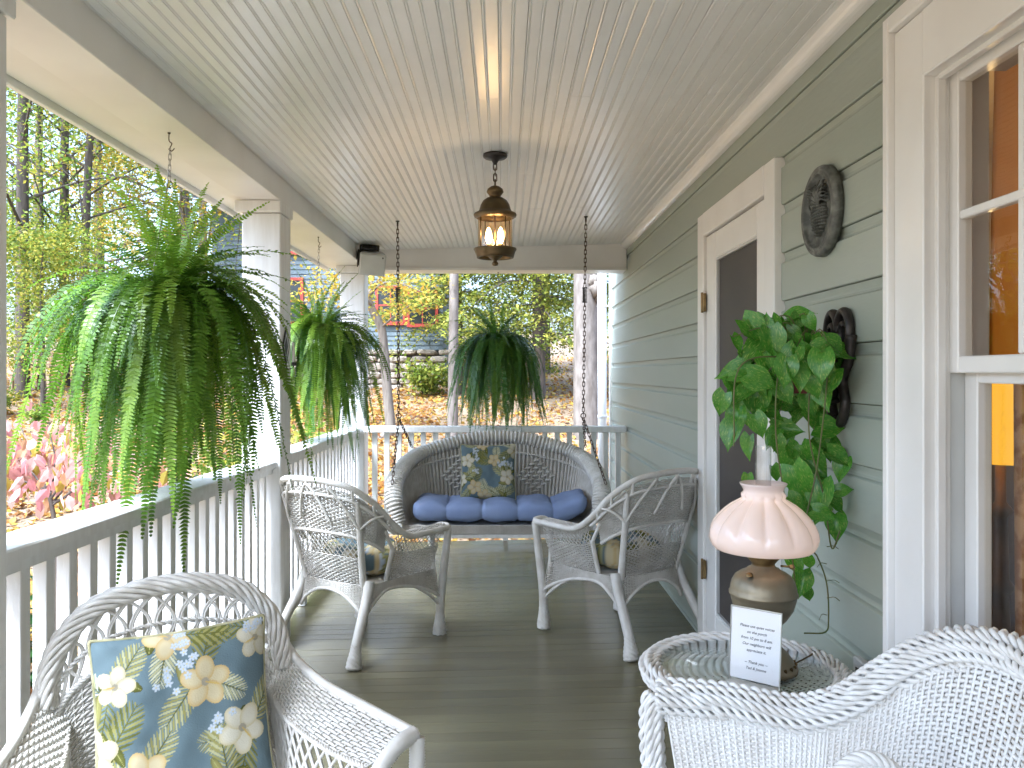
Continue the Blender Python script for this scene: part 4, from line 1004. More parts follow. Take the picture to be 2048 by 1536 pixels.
# ================================================================ OIL LAMP
LX, LY, LZ = .702, 2.225, .5612
t = thing('table_lamp', 'brass oil style table lamp with fluted pink milk glass shade on the side table', 'lamp', (LX, LY, LZ))
k = .001345
def zpx(v): return (1352 - v) * k
mb = MB(); mb.lathe([(0, 0), (.088, 0), (.090, .006), (.088, .016), (.080, .022), (.078, .028), (.066, .045), (.050, .060), (.036, .072), (.030, .082), (.034, .090), (.034, .096), (.028, .10)], 40); mb.build('base', 'aged_brass', t, True)
mb = MB()
for i in range(22):
    a_ = i / 22 * 2 * PI; mb.lathe([(0, .006), (.004, .004), (.005, 0), (.004, -.004), (0, -.006)], 6, (.083 * math.cos(a_), .083 * math.sin(a_), .020))
mb.build('base_beading', 'bronze', t, True)
mb = MB(); mb.lathe([(.028, .10), (.040, .115), (.062, .140), (.078, .165), (.085, .190), (.0865, .200), (.090, .203), (.0905, .208), (.0875, .212), (.0865, .222), (.083, .236), (.074, .252), (.060, .262), (.046, .268), (.042, .273), (.034, .276), (.030, .282)], 48,
    fn=lambda r, a, q: r * (1 + .006 * np.cos(14 * a))); mb.build('oil_font', 'aged_brass', t, True)
mb = MB(); mb.lathe([(.030, .280), (.030, .286), (.033, .290), (.040, .298), (.046, .306), (.047, .309), (.043, .309), (.036, .300), (.02, .296)], 36); mb.build('burner', 'brass_old', t, True)
mb = MB(); mb.tube([(.040, -.02, .283), (.062, -.03, .283)], .003, 6); mb.lathe([(0, .007), (.006, .005), (.009, 0), (.006, -.005), (0, -.007)], 12, (.066, -.032, .283)); mb.build('wick_knob', 'brass_old', t, True)
mb = MB(); mb.lathe([(0, .010), (.009, .008), (.011, 0)], 12, (-.052, -.045, .262)); mb.build('filler_cap', 'brass_old', t, True)
def flute(r, a, q):
    lob = np.abs(np.cos(a * 6)) ** .55
    amp_ = np.clip(np.sin(np.clip((q - .10) / .62, 0, 1) * PI), 0, 1)
    return r * (1 + .17 * amp_ * (lob - .75))
prof_s = [(.126, .325), (.134, .332), (.1405, .345), (.1425, .360), (.139, .378), (.130, .397), (.116, .414), (.100, .430), (.084, .443), (.068, .453), (.058, .459), (.056, .463), (.058, .468), (.058, .473), (.053, .478), (.052, .483), (.055, .490), (.060, .497), (.0625, .502), (.0605, .503), (.051, .485)]
mb = MB(); mb.lathe(prof_s, 180, fn=flute); mb.build('lamp_shade', 'milk_glass', t, True)
mb = MB(); mb.lathe([(.022, .31), (.026, .34), (.030, .37), (.026, .41), (.0215, .45), (.0205, .53), (.0212, .600), (.0222, .603), (.0202, .603), (.0195, .53), (.0205, .45)], 32); mb.build('chimney', 'chimney_glass', t, True)
mb = MB(); mb.lathe([(0, .335), (.008, .338), (.012, .355), (.009, .375), (0, .40)], 14); mb.build('bulb', 'flame_lit', t, True)
ld = bpy.data.lights.new('lamp_light', 'POINT'); ld.energy = 0.06; ld.color = (1, .72, .48); ld.shadow_soft_size = .025
lo = bpy.data.objects.new('lamp_light', ld); COL.objects.link(lo); lo.parent = t; lo.location = (0, 0, .415)
mb = MB(); P = path([(.088, .02, .006), (.12, .05, .006), (.16, .09, .006), (.19, .12, .008), (.222, .152, -.012), (.235, .165, -.10), (.23, .17, -.3)], 40); mb.tube(P, .0025, 6); mb.build('cord', 'bronze', t, True)

# ================================================================ NOTICE ON THE TABLE
t = thing('table_sign', 'small printed paper notice in an acrylic stand in front of the oil lamp', 'sign', (.640, 2.105, .5612))
t.rotation_euler = (R(-5), 0, R(-38))
mb = MB(); mb.cbox(-.064, .064, -.0015, .0015, .012, .190, c=.0006); mb.build('paper', 'paper', t)
mb = MB(); mb.box(-.067, .067, -.0042, -.003, .004, .194); mb.build('acrylic_front', 'clear_glass', t)
mb = MB(); mb.box(-.067, -.0645, -.003, .003, .004, .194); mb.box(.0645, .067, -.003, .003, .004, .194); mb.box(-.0645, .0645, -.003, .003, .1915, .194); mb.build('acrylic_edge', 'acrylic_edge', t)
mb = MB(); mb.cbox(-.067, .067, -.030, .016, .0, .004, c=.001); mb.build('foot', 'acrylic_edge', t)
lines = [('Please use quiet voices', .145, .0098), ('on the porch', .130, .0098), ('from 10 pm to 8 am.', .115, .0098), ('Our neighbors will', .100, .0098), ('appreciate it.', .085, .0098), ('-- Thank you --', .055, .0098), ('Ted & Joanne', .040, .0098)]
for txt, z, sz in lines:
    cu = bpy.data.curves.new('txt', 'FONT'); cu.body = txt; cu.align_x = 'CENTER'; cu.size = sz; cu.shear = .28; cu.offset = .00012; cu.space_character = 1.0
    ob = bpy.data.objects.new('txt', cu); COL.objects.link(ob); bpy.context.view_layer.update()
    me = bpy.data.meshes.new_from_object(ob.evaluated_get(bpy.context.evaluated_depsgraph_get())); bpy.data.objects.remove(ob); me.materials.clear(); me.materials.append(M['ink'])
    place('lettering', me, t, (0.004, -.0019, z), (R(90), 0, 0))

# ================================================================ HANGING FERNS
def frond_mesh(L, e0, ef, turn, pin, seed, m='fern_leaf', dens=.0128):
    rg = np.random.default_rng(seed); n = 40; u = np.linspace(0, 1, n)
    e = e0 + (ef - e0) * (1 - np.exp(-u / turn)) / (1 - math.exp(-1 / turn))
    side = rg.uniform(-.5, .5) * u ** 1.6
    d = np.stack([np.cos(e) * np.cos(side), np.cos(e) * np.sin(side), np.sin(e)], -1) * (L / (n - 1))
    P = np.vstack([[0, 0, 0], np.cumsum(d, 0)[:-1]]); T = nrm(np.gradient(P, axis=0))
    side_v = nrm(np.cross(T, np.array([0, 0, 1.0])) + np.array([0, -1e-3, 0])); side_v = np.where((side_v[:, 1:2] > 0), -side_v, side_v)
    up = nrm(np.cross(side_v, T)); mb = MB()
    mb.tube(P, np.linspace(.0016, .0006, n), 3, cap=False)
    k = int(L / dens); V = []; F = []
    tw = rg.uniform(-.35, .35)
    for i in range(k):
        f = (i + .5) / k
        if f < .05: continue
        p = np.array([np.interp(f, u, P[:, c]) for c in range(3)]); j = min(n - 1, int(f * (n - 1)))
        l = pin * min(1, (f / .16) ** .7) * min(1, ((1 - f) / .42 + .06) ** .75) * rg.uniform(.85, 1.1)
        for sg in (1, -1):
            a = tw * f + rg.normal(0, .12)
            s_ = side_v[j] * sg * math.cos(a) + up[j] * math.sin(a) * sg
            dr = nrm(s_ * .93 + T[j] * .30 - np.array([0, 0, 1]) * .06 + up[j] * rg.normal(.05, .12))
            wv = nrm(T[j] - dr * dr.dot(T[j])); nv = np.cross(dr, wv)
            w_ = dens * .58
            b = len(V)
            V += [p - wv * w_ * .55, p + wv * w_ * .75, p + dr * l * .55 + wv * w_ * .62 + nv * l * .05, p + dr * l - nv * l * .10 + wv * w_ * .15, p + dr * l * .55 - wv * w_ * .55 + nv * l * .05]
            F += [[b, b + 1, b + 2, b + 4]]
            F += [[b + 4, b + 2, b + 3, b + 3]]
    V = np.array(V); F = np.array(F); q = F[0::2]; tr = F[1::2][:, :3]
    base = mb.n; mb.V.append(V); mb.n += len(V); mb.F.append(q + base); mb.F.append(tr + base)
    return mb.mesh('frond', m, False)

def fern(label, hook, zpot, nh, nu, Lh, mats, sc, seed, bias=None):
    rg = np.random.default_rng(seed); hook = np.array(hook)
    t = thing('hanging_fern', label, 'fern', (hook[0], hook[1], zpot), 0, 'hanging ferns'); rr = .125 * sc
    mb = MB(); mb.lathe([(0, 0), (rr * .68, 0), (rr * .72, .01), (rr, .15 * sc), (rr * 1.06, .155 * sc), (rr * 1.06, .175 * sc), (rr * .96, .175 * sc), (rr * .93, .14 * sc), (0, .14 * sc)], 28); mb.build('pot', 'pot_green', t, True)
    top = hook[2] - zpot; zh = .62 * sc if top > .75 else top * .72
    for k in range(3):
        a = k * 2 * PI / 3 + .4; mb = MB(); mb.tube(path([(rr * 1.04 * math.cos(a), rr * 1.04 * math.sin(a), .165 * sc), (rr * .8 * math.cos(a), rr * .8 * math.sin(a), .30 * sc), (.006 * math.cos(a), .006 * math.sin(a), zh)], 10), .0016, 5); mb.build('hanger_wire', 'wire', t, True)
    hk = [(0, 0, top + .002), (0, 0, top - .030), (.010, 0, top - .040), (.004, 0, top - .055), (.0, 0, top - .062), (.010, 0, top - .068), (.020, 0, top - .058)]
    mb = MB(); mb.tube(path(hk, 24), .0021, 6); mb.lathe([(0, 0), (.006, 0), (.005, -.004), (0, -.004)], 10, (0, 0, top - .0006)); mb.build('hook', 'rust_iron', t, True)
    chain(t, 'chain', (0.004, 0, top - .060), (0, 0, zh - .005), LINK_S, .0205)
    hang = [frond_mesh(Lh * q, R((40, 78, 60, 82, 50, 70, 84, 74)[i]), R(rg.uniform(-89, -80)), (.085, .15, .105, .18, .095, .14, .195, .16)[i], .036 * sc ** .5, 100 + seed * 10 + i, mats[i % len(mats)]) for i, q in enumerate((1.0, .92, .84, .78, .7, .95, .62, .88))]
    uprt = [frond_mesh(.60 * sc * q, R((86, 80, 84, 76)[i]), R((35, -10, 10, -35)[i]), (1.0, .8, .9, .7)[i], .033 * sc ** .5, 300 + seed * 10 + i, mats[(i + 1) % len(mats)]) for i, q in enumerate((1.0, .85, .7, .95))]
    arch = [frond_mesh(.70 * sc * q, R((78, 84, 86, 70)[i]), R((-85, -75, -86, -70)[i]), (.42, .55, .48, .40)[i], .034 * sc ** .5, 400 + seed * 10 + i, mats[i % len(mats)]) for i, q in enumerate((1.0, .85, .75, .9))]
    def put(me, a, rad, z, tilt, s):
        o = place('frond', me, t, (rad * math.cos(a), rad * math.sin(a), z), None, (s, s, s)); o.rotation_euler = (rg.normal(0, .10), tilt, a)
    for i in range(nh):
        a = rg.uniform(0, 2 * PI) if bias is None or rg.random() < .6 else bias + rg.normal(0, .9)
        put(hang[i % 8], a, rr * rg.uniform(.45, .95), .15 * sc, rg.normal(0, .10), rg.uniform(.72, 1.05))
    for i in range(nu): put(uprt[i % 4], rg.uniform(0, 2 * PI), rr * rg.uniform(0, .55), .14 * sc, rg.normal(0, .16), rg.uniform(.7, 1.05))
    for i in range(int(nu * 2.0)): put(arch[i % 4], rg.uniform(0, 2 * PI), rr * rg.uniform(.1, .7), .14 * sc, rg.normal(0, .12), rg.uniform(.75, 1.1))
    return t
fern('largest hanging fern, bright green, nearest, over the long side railing', (-1.229, 3.036, SOF), 1.45, 128, 54, 1.04, ['fern_leaf', 'fern_leaf_light', 'fern_leaf'], 1.0, 1)
fern('hanging fern between the middle and corner porch posts, behind the sconce', (-1.20, 5.36, SOF), 1.45, 124, 50, .90, ['fern_leaf', 'fern_leaf_light', 'fern_leaf_deep'], .92, 2)
fern('dark green hanging fern at the far end above the swing and end railing', (-.04, 6.84, 2.197), 1.45, 150, 34, .96, ['fern_leaf_deep', 'fern_leaf', 'fern_leaf_deep'], .92, 3)

# ================================================================ LANTERN
LNX, LNY = -.037, 3.88
zc_ = cz(LNX); t = thing('hanging_lantern', 'bronze hanging lantern with two lit candle bulbs under the ceiling', 'lantern', (LNX, LNY, zc_))
k = 3.88 / 1650; zz_ = lambda v: 1.36 + (746 - v) * k - zc_
mb = MB(); mb.lathe([(0, -.001), (.055, -.001), (.058, -.006), (.056, -.016), (.048, -.022), (.020, -.028), (.012, -.040), (.006, -.05), (0, -.052)], 32); mb.build('canopy', 'iron', t, True)
chain(t, 'chain', (0, 0, -.045), (0, 0, zz_(372)), LINK, .026)
mb = MB(); mb.lathe([(0, zz_(370)), (.006, zz_(371)), (.020, zz_(373)), (.036, zz_(378)), (.040, zz_(384)), (.037, zz_(386)), (.028, zz_(391)), (.025, zz_(394)), (.038, zz_(396)), (.056, zz_(401)), (.068, zz_(410)), (.074, zz_(419)), (.078, zz_(423)), (.098, zz_(427)), (.1015, zz_(430)), (.098, zz_(434)), (.086, zz_(437)), (.083, zz_(437.5)), (.083, zz_(432)), (.05, zz_(428)), (0, zz_(427))], 48); mb.build('dome', 'bronze', t, True)
mb = MB(); mb.lathe([(.0805, zz_(436)), (.0805, zz_(497))], 48); mb.build('glass_cylinder', 'amber_glass', t, True)
mb = MB(); mb.lathe([(.060, zz_(500)), (.060, zz_(497)), (.082, zz_(496)), (.100, zz_(497)), (.1015, zz_(499.5)), (.096, zz_(503)), (.090, zz_(510)), (.086, zz_(516)), (.078, zz_(516)), (.080, zz_(509)), (.078, zz_(500)), (.06, zz_(500))], 48); mb.build('base_ring', 'bronze', t, True)
mb = MB(); mb.lathe([(.0, zz_(504)), (.030, zz_(505)), (.038, zz_(508)), (.034, zz_(513)), (.02, zz_(518)), (.010, zz_(521)), (.0075, zz_(522.5)), (.012, zz_(524)), (.0155, zz_(527.5)), (.012, zz_(531)), (0, zz_(532))], 28); mb.build('finial', 'bronze', t, True)
for a in np.arange(4) / 4 * 2 * PI + .62:
    mb = MB(); mb.tube([(.083 * math.cos(a), .083 * math.sin(a), zz_(437)), (.083 * math.cos(a), .083 * math.sin(a), zz_(497))], .0028, 8); mb.build('bar', 'bronze', t, True)
    mb = MB(); mb.tube([(.02 * math.cos(a), .02 * math.sin(a), zz_(510)), (.083 * math.cos(a), .083 * math.sin(a), zz_(507))], .004, 6); mb.build('spoke', 'bronze', t, True)
mb = MB(); mb.tube([(0, 0, zz_(505)), (0, 0, zz_(428))], .0035, 8); mb.build('centre_rod', 'bronze', t, True)
for i, (bx, by) in enumerate(((-.030, -.012), (.026, -.018), (.0, .032))):
    mb = MB(); mb.lathe([(.009, zz_(504)), (.010, zz_(494)), (.011, zz_(489))], 14, (bx, by, 0)); mb.tube([(0, 0, zz_(503)), (bx, by, zz_(503))], .004, 6); mb.build('socket', 'brass_old', t, True)
    if i == 2: continue
    mb = MB(); mb.lathe([(.006, zz_(489)), (.013, zz_(482)), (.0155, zz_(476)), (.0135, zz_(467)), (.008, zz_(460)), (.003, zz_(456)), (0, zz_(455))], 18, (bx, by, 0)); mb.build('bulb', 'bulb_lit', t, True)
    ld = bpy.data.lights.new('bulb_light', 'POINT'); ld.energy = 0.28; ld.color = (1, .68, .36); ld.shadow_soft_size = .018
    lo = bpy.data.objects.new('bulb_light', ld); COL.objects.link(lo); lo.parent = t; lo.location = (bx, by - .045, zz_(470))

# ================================================================ POTHOS on its wall bracket
PX, PY, PZ = .90, 2.46, 1.30
t = thing('pothos_plant', 'trailing pothos with glossy green leaves in a red pot on a black wall bracket', 'plant', (PX, PY, PZ))
mb = MB(); mb.lathe([(0, 0), (.055, 0), (.06, .006), (.082, .10), (.088, .102), (.09, .122), (.082, .124), (.076, .09), (0, .09)], 28); mb.build('pot', 'terracotta', t, True)
mb = MB()
for sg in (1, -1):
    a = np.linspace(0, 2 * PI * 1.35, 50); r_ = np.linspace(.066, .022, 50)
    sp = np.stack([np.full(50, .10), sg * .045 + sg * r_ * -np.cos(a) * .75, .175 + r_ * np.sin(a) * 1.15], -1)
    mb.tube(sp, np.linspace(.016, .012, 50), 10, ell=.8)
    b2 = path([(.10, sg * .092, .17), (.10, sg * .075, .10), (.10, sg * .03, .04), (.10, sg * .05, -.03), (.10, sg * .02, -.085), (.10, sg * -.01, -.08)], 30); mb.tube(b2, .015, 10)
mb.tube(path([(.10, 0, -.02), (.06, 0, -.03), (.0, 0, -.012)], 10), .009, 8)
th = np.linspace(0, 2 * PI, 40); mb.tube(np.stack([.087 * np.cos(th), .087 * np.sin(th), np.full(40, .095)], -1), .005, 6)
mb.build('wall_bracket', 'iron', t, True)
def pothos_leaf(fold, curl, seed):
    rg = np.random.default_rng(seed); n = 13; m = 7
    v = np.linspace(0, 1, n); w_ = .40 * np.sin(PI * np.clip(v * .93 + .07, 0, 1) ** .62) ** .9 * (1 - v ** 6); w_[-1] = 0.002
    q = np.linspace(-1, 1, m); V, Q = np.meshgrid(v, q, indexing='ij'); Wd = w_[:, None] * Q
    Yb = V - .10 * (1 - V) ** 8 * np.abs(Q) ** .8 * 1.6 - .02
    Z = fold * np.abs(Wd) - curl * V ** 2 + .02 * np.sin(V * 7 + Q * 2) * np.abs(Q)
    mb = MB(); mb.grid(np.stack([Wd, Yb, Z], -1)); return mb.mesh('leaf', 'pothos_leaf', True)
PL = [pothos_leaf(f, c, i) for i, (f, c) in enumerate(((.45, .18), (.25, .30), (.6, .12), (.35, .42)))]
lst = [(465, 70, 110, 20), (285, 110, 80, 95), (320, 230, 130, -80), (215, 245, 130, -150), (105, 370, 130, -170), (270, 410, 130, -25), (160, 490, 110, -150), (50, 530, 100, -110), (100, 690, 120, -110), (185, 750, 100, -100), (240, 520, 150, -95), (310, 560, 110, -10), (400, 655, 120, 0), (305, 700, 90, -130), (340, 740, 80, -80), (480, 500, 140, -90), (570, 480, 140, -85), (500, 370, 100, -100), (625, 330, 150, -70), (540, 265, 90, -160), (620, 270, 90, -10), (720, 260, 130, -10), (590, 205, 90, 10), (510, 120, 70, -70), (440, 120, 80, -110), (540, 590, 130, -30), (610, 645, 130, 5), (570, 710, 80, -90), (665, 800, 110, -30), (410, 840, 110, -80), (540, 830, 140, -60), (460, 930, 150, -70), (555, 1010, 150, -100), (680, 955, 70, 10), (715, 1040, 90, -40), (640, 1150, 110, -95), (440, 1030, 90, -40), (580, 1080, 90, -20), (190, 915, 60, -90), (130, 620, 110, -100), (140, 230, 80, -60), (380, 470, 110, -60), (300, 330, 110, -70), (450, 210, 60, -60), (440, 1340, 100, -80), (500, 1330, 60, -80), (455, 1440, 110, -100), (495, 1490, 60, -80), (420, 770, 90, -50), (250, 640, 100, -70), (330, 880, 70, -70), (600, 940, 80, -40)]
lst += [(470, 310, 120, -60), (560, 340, 130, -100), (440, 400, 130, -80), (520, 430, 120, -70), (600, 420, 120, -110), (400, 300, 110, -120), (640, 240, 100, -30), (380, 370, 120, -100), (520, 250, 100, 200)]
front = len(lst)
rg = np.random.default_rng(12)
for i in range(70):
    a = rg.uniform(0, 2 * PI); q = math.sqrt(rg.uniform(0, 1)); lst.append((340 + 230 * q * math.cos(a), 420 + 300 * q * math.sin(a), rg.uniform(80, 140), rg.uniform(-150, -30)))
for i in range(10): lst.append((500 + rg.normal(0, 60), 880 + rg.uniform(-130, 220), rg.uniform(70, 120), rg.uniform(-130, -40)))
stems = MB(); crown = np.array([0, 0, .12])
for i, (zx, zy, ln, ang) in enumerate(lst):
    uu, vv = 1420 + zx / 2.518, 600 + zy / 2.518
    dep = PY - (rg.uniform(.10, .20) if i >= front - 9 else rg.uniform(.0, .14)) if i < front else PY + rg.uniform(-.06, .14)
    x = (uu - 1006) * dep / 1650; x = min(x, .985)
    dep = min(dep, 2.66); z = 1.36 + (746 - vv) * dep / 1650
    p = np.array([x - PX, dep - PY, z - PZ]); s = ln / 2.518 * dep / 1650 * 1.3
    a = R(ang); d = nrm(np.array([math.cos(a), rg.normal(-.15, .25), math.sin(a)]))
    nrml = nrm(np.array([-.35 + rg.normal(0, .35), -.75, .55 + rg.normal(0, .3)])); nrml = nrm(nrml - d * d.dot(nrml)); xx = np.cross(d, nrml)
    mt = Matrix(((xx[0], d[0], nrml[0]), (xx[1], d[1], nrml[1]), (xx[2], d[2], nrml[2])))
    o = place('leaf', PL[i % 4], t, tuple(p - d * s * .5), mt.to_euler(), (s, s, s))
    if z > 1.18 and i % 2 == 0:
        b = p - d * s * .5; mid = (b + crown) / 2 + np.array([0, -.02, .05]); stems.tube(path([crown * np.array([1, 1, .9]), mid, b], 10), .0018, 5, cap=False)
for pts in ([(0, -.06, .11), (-.10, -.10, .10), (-.12, -.10, -.10), (-.08, -.08, -.35), (-.05, -.06, -.55)], [(.03, -.07, .11), (.02, -.12, .05), (.0, -.10, -.2), (-.03, -.08, -.40), (.02, -.05, -.48), (.05, -.04, -.56), (.055, -.04, -.66), (.045, -.04, -.70), (-.02, -.05, -.70)],
            [(-.03, -.06, .11), (-.22, -.1, .08), (-.24, -.1, -.15)], [(0, -.05, .1), (-.02, -.09, -.12), (.03, -.07, -.30), (.06, -.05, -.45), (.085, -.05, -.40)]):
    stems.tube(path(pts, 40), .0024, 6, cap=False)
for zk in np.arange(-.45, -.68, -.05):
    sg = rg.choice([-1, 1]); l = rg.uniform(.012, .04); stems.tube(path([(.05, -.04, zk), (.05 + sg * l * .6, -.045, zk + .004), (.05 + sg * l, -.05, zk - rg.uniform(0, .015))], 6), .0011, 4, cap=False)
stems.build('stems', 'fern_stem', t, True)

# ================================================================ WALL PLAQUE with pine cone relief
t = thing('wall_plaque', 'round dark wall plaque with pine cone relief between door and window', 'plaque', (XW - .002, 2.59, 1.868))
# local frame: plaque axis along -X; lathe is built around Z and turned
rot = (0, -PI / 2, 0)
Rp = .1425
def prel(prof, name, n=64): 
    mb = MB(); mb.lathe(prof, n); return mb.build(name, 'plaque', t, True, rot=rot)
prel([(0, .001), (Rp, .001), (Rp, .018), (Rp - .004, .026), (Rp - .012, .030), (Rp - .016, .026), (Rp - .020, .029), (Rp - .026, .031), (Rp - .030, .026), (Rp - .034, .016), (.02, .014), (0, .014)], 'rim')
mb = MB()
def blob(cy, cz_, a, b, h, th=0):     # a raised scale; plaque plane = local Y (depth) and Z
    q = np.linspace(0, PI / 2, 4); n = 8; V = []
    for qq in q:
        for k2 in range(n):
            al = 2 * PI * k2 / n; u_, v_ = a * math.cos(qq) * math.cos(al), b * math.cos(qq) * math.sin(al)
            V.append((-.014 - h * math.sin(qq), cy + u_ * math.cos(th) - v_ * math.sin(th), cz_ + u_ * math.sin(th) + v_ * math.cos(th)))
    F = [[i * n + k2, i * n + (k2 + 1) % n, (i + 1) * n + (k2 + 1) % n, (i + 1) * n + k2] for i in range(3) for k2 in range(n)]
    mb.add(V, F)
for row in range(10):
    z = .015 - row * .0098; wdt = .060 * math.sin(PI * min(.98, .30 + row * .068)) ; nn = max(2, int(wdt * 2 / .0125))
    for i in range(nn): blob((i - (nn - 1) / 2) * .0128 + (.004 if row % 2 else -.002), z, .0078, .0060, .016 + .008 * math.sin(PI * (i + .5) / nn))
mb.build('cone_relief', 'plaque', t, False)
mb = MB()
for i in range(26):
    a = R(15 + i * 150 / 25); l = .055 + .03 * math.sin(i * 2.3) ** 2
    mb.tube(path([(-.016, 0, .016), (-.034, .5 * l * math.cos(a), .016 + .55 * l * math.sin(a)), (-.020, l * math.cos(a), .016 + l * math.sin(a) * .95)], 7), np.linspace(.0028, .0012, 7), 5)
for sy in (-1, 1):
    for j in range(6): mb.tube(path([(-.018, sy * .02, .035 + .005 * j), (-.035, sy * (.045 + .004 * j), .03 + .010 * j), (-.02, sy * (.075 - .006 * j), .018 + .014 * j)], 7), np.linspace(.0045, .002, 7), 5)
mb.build('needle_relief', 'plaque', t, True)

# ================================================================ SPEAKER
t = thing('speaker', 'grey outdoor loudspeaker on a black bracket in the corner above the far post', 'speaker', (-1.015, 6.40, 2.215)); t.rotation_euler = (R(22), R(4), R(12))
mb = MB(); mb.hexa([(-.10, -.06, -.085), (.10, -.06, -.085), (.075, .10, -.07), (-.075, .10, -.07), (-.10, -.06, .085), (.10, -.06, .085), (.075, .10, .07), (-.075, .10, .07)]); mb.build('cabinet', 'trim_grey', t)
mb = MB(); mb.cbox(-.094, .094, -.070, -.0605, -.079, .079, c=.004); mb.build('grille', 'grey_plastic', t)
mb = MB(); mb.cbox(.070, .080, -.0725, -.0702, .055, .068, c=.001); mb.build('badge', 'black_plastic', t)
mb = MB(); mb.cbox(-.114, -.104, .02, .12, -.05, .07, c=.004); mb.cbox(-.103, .05, .102, .125, -.06, .115, c=.004); mb.cbox(-.09, .03, .03, .12, .088, .108, c=.004); mb.build('bracket', 'black_plastic', t)

# ================================================================ SCONCE on the middle post
t = thing('candle_sconce', 'small diamond shaped black metal candle sconce on the middle porch post', 'sconce', (XP + .001, 4.315, 1.50))
def diamond(w_, h, th_, x, name, m):
    mb = MB(); o_ = [(0, h / 2), (w_ / 2, 0), (0, -h / 2), (-w_ / 2, 0)]; i_ = [(0, h / 2 - th_ * 3), (w_ / 2 - th_, 0), (0, -h / 2 + th_ * 3), (-w_ / 2 + th_, 0)]
    for k2 in range(4):
        a, b, c_, d = o_[k2], o_[(k2 + 1) % 4], i_[(k2 + 1) % 4], i_[k2]
        mb.hexa([(x, a[0], a[1]), (x, b[0], b[1]), (x, c_[0], c_[1]), (x, d[0], d[1]), (x + .006, a[0], a[1]), (x + .006, b[0], b[1]), (x + .006, c_[0], c_[1]), (x + .006, d[0], d[1])])
    mb.build(name, m, t)
diamond(.13, .205, .012, .001, 'frame', 'iron'); diamond(.105, .16, .008, .001, 'inner_frame', 'white_paint')
mb = MB(); q = [(0, .055), (.035, 0), (0, -.055), (-.035, 0)]; mb.hexa([(.001, a, b) for a, b in q] + [(.006, a, b) for a, b in q]); mb.build('centre_plate', 'iron', t)
mb = MB(); mb.tube(path([(.003, 0, -.095), (.012, 0, -.118), (.035, 0, -.115), (.045, 0, -.102)], 12), .0028, 6); mb.lathe([(0, -.102), (.014, -.102), (.015, -.084), (.011, -.084), (.011, -.098), (0, -.098)], 14, (.045, 0, 0)); mb.build('arm', 'iron', t, True)
mb = MB(); mb.tube([(.045, 0, -.097), (.041, 0, .02)], [.0095, .0065], 12); mb.build('candle', 'candle_wax', t, True)

# ================================================================ OUTLET low on the wall, downspout
t = thing('wall_outlet', 'weathered electrical outlet box low on the green wall near the window', 'outlet', (XW - .001, 2.30, .50))
mb = MB(); mb.cbox(-.022, 0, -.04, .04, -.06, .06, c=.004); mb.build('box', 'trim_grey', t)
for z in (.022, -.022):
    mb = MB(); mb.cbox(-.0255, -.0222, -.016, .016, z - .014, z + .014, c=.001); mb.build('socket_face', 'black_plastic', t)
t = thing('downspout', 'white round downspout pipe beside the far corner of the house', 'downspout', (.945, 7.86, -.62))
mb = MB(); mb.tube([(0, 0, 0), (0, 0, 3.1)], .042, 20); mb.build('pipe', 'downspout', t, True)
for z in (1.55, 2.6):
    mb = MB(); mb.lathe([(.0425, z), (.046, z + .004), (.046, z + .03), (.0425, z + .034)], 20); mb.tube([(.04, 0, z + .015), (.085, -.06, z + .015)], .006, 6); mb.build('strap', 'downspout', t, True)

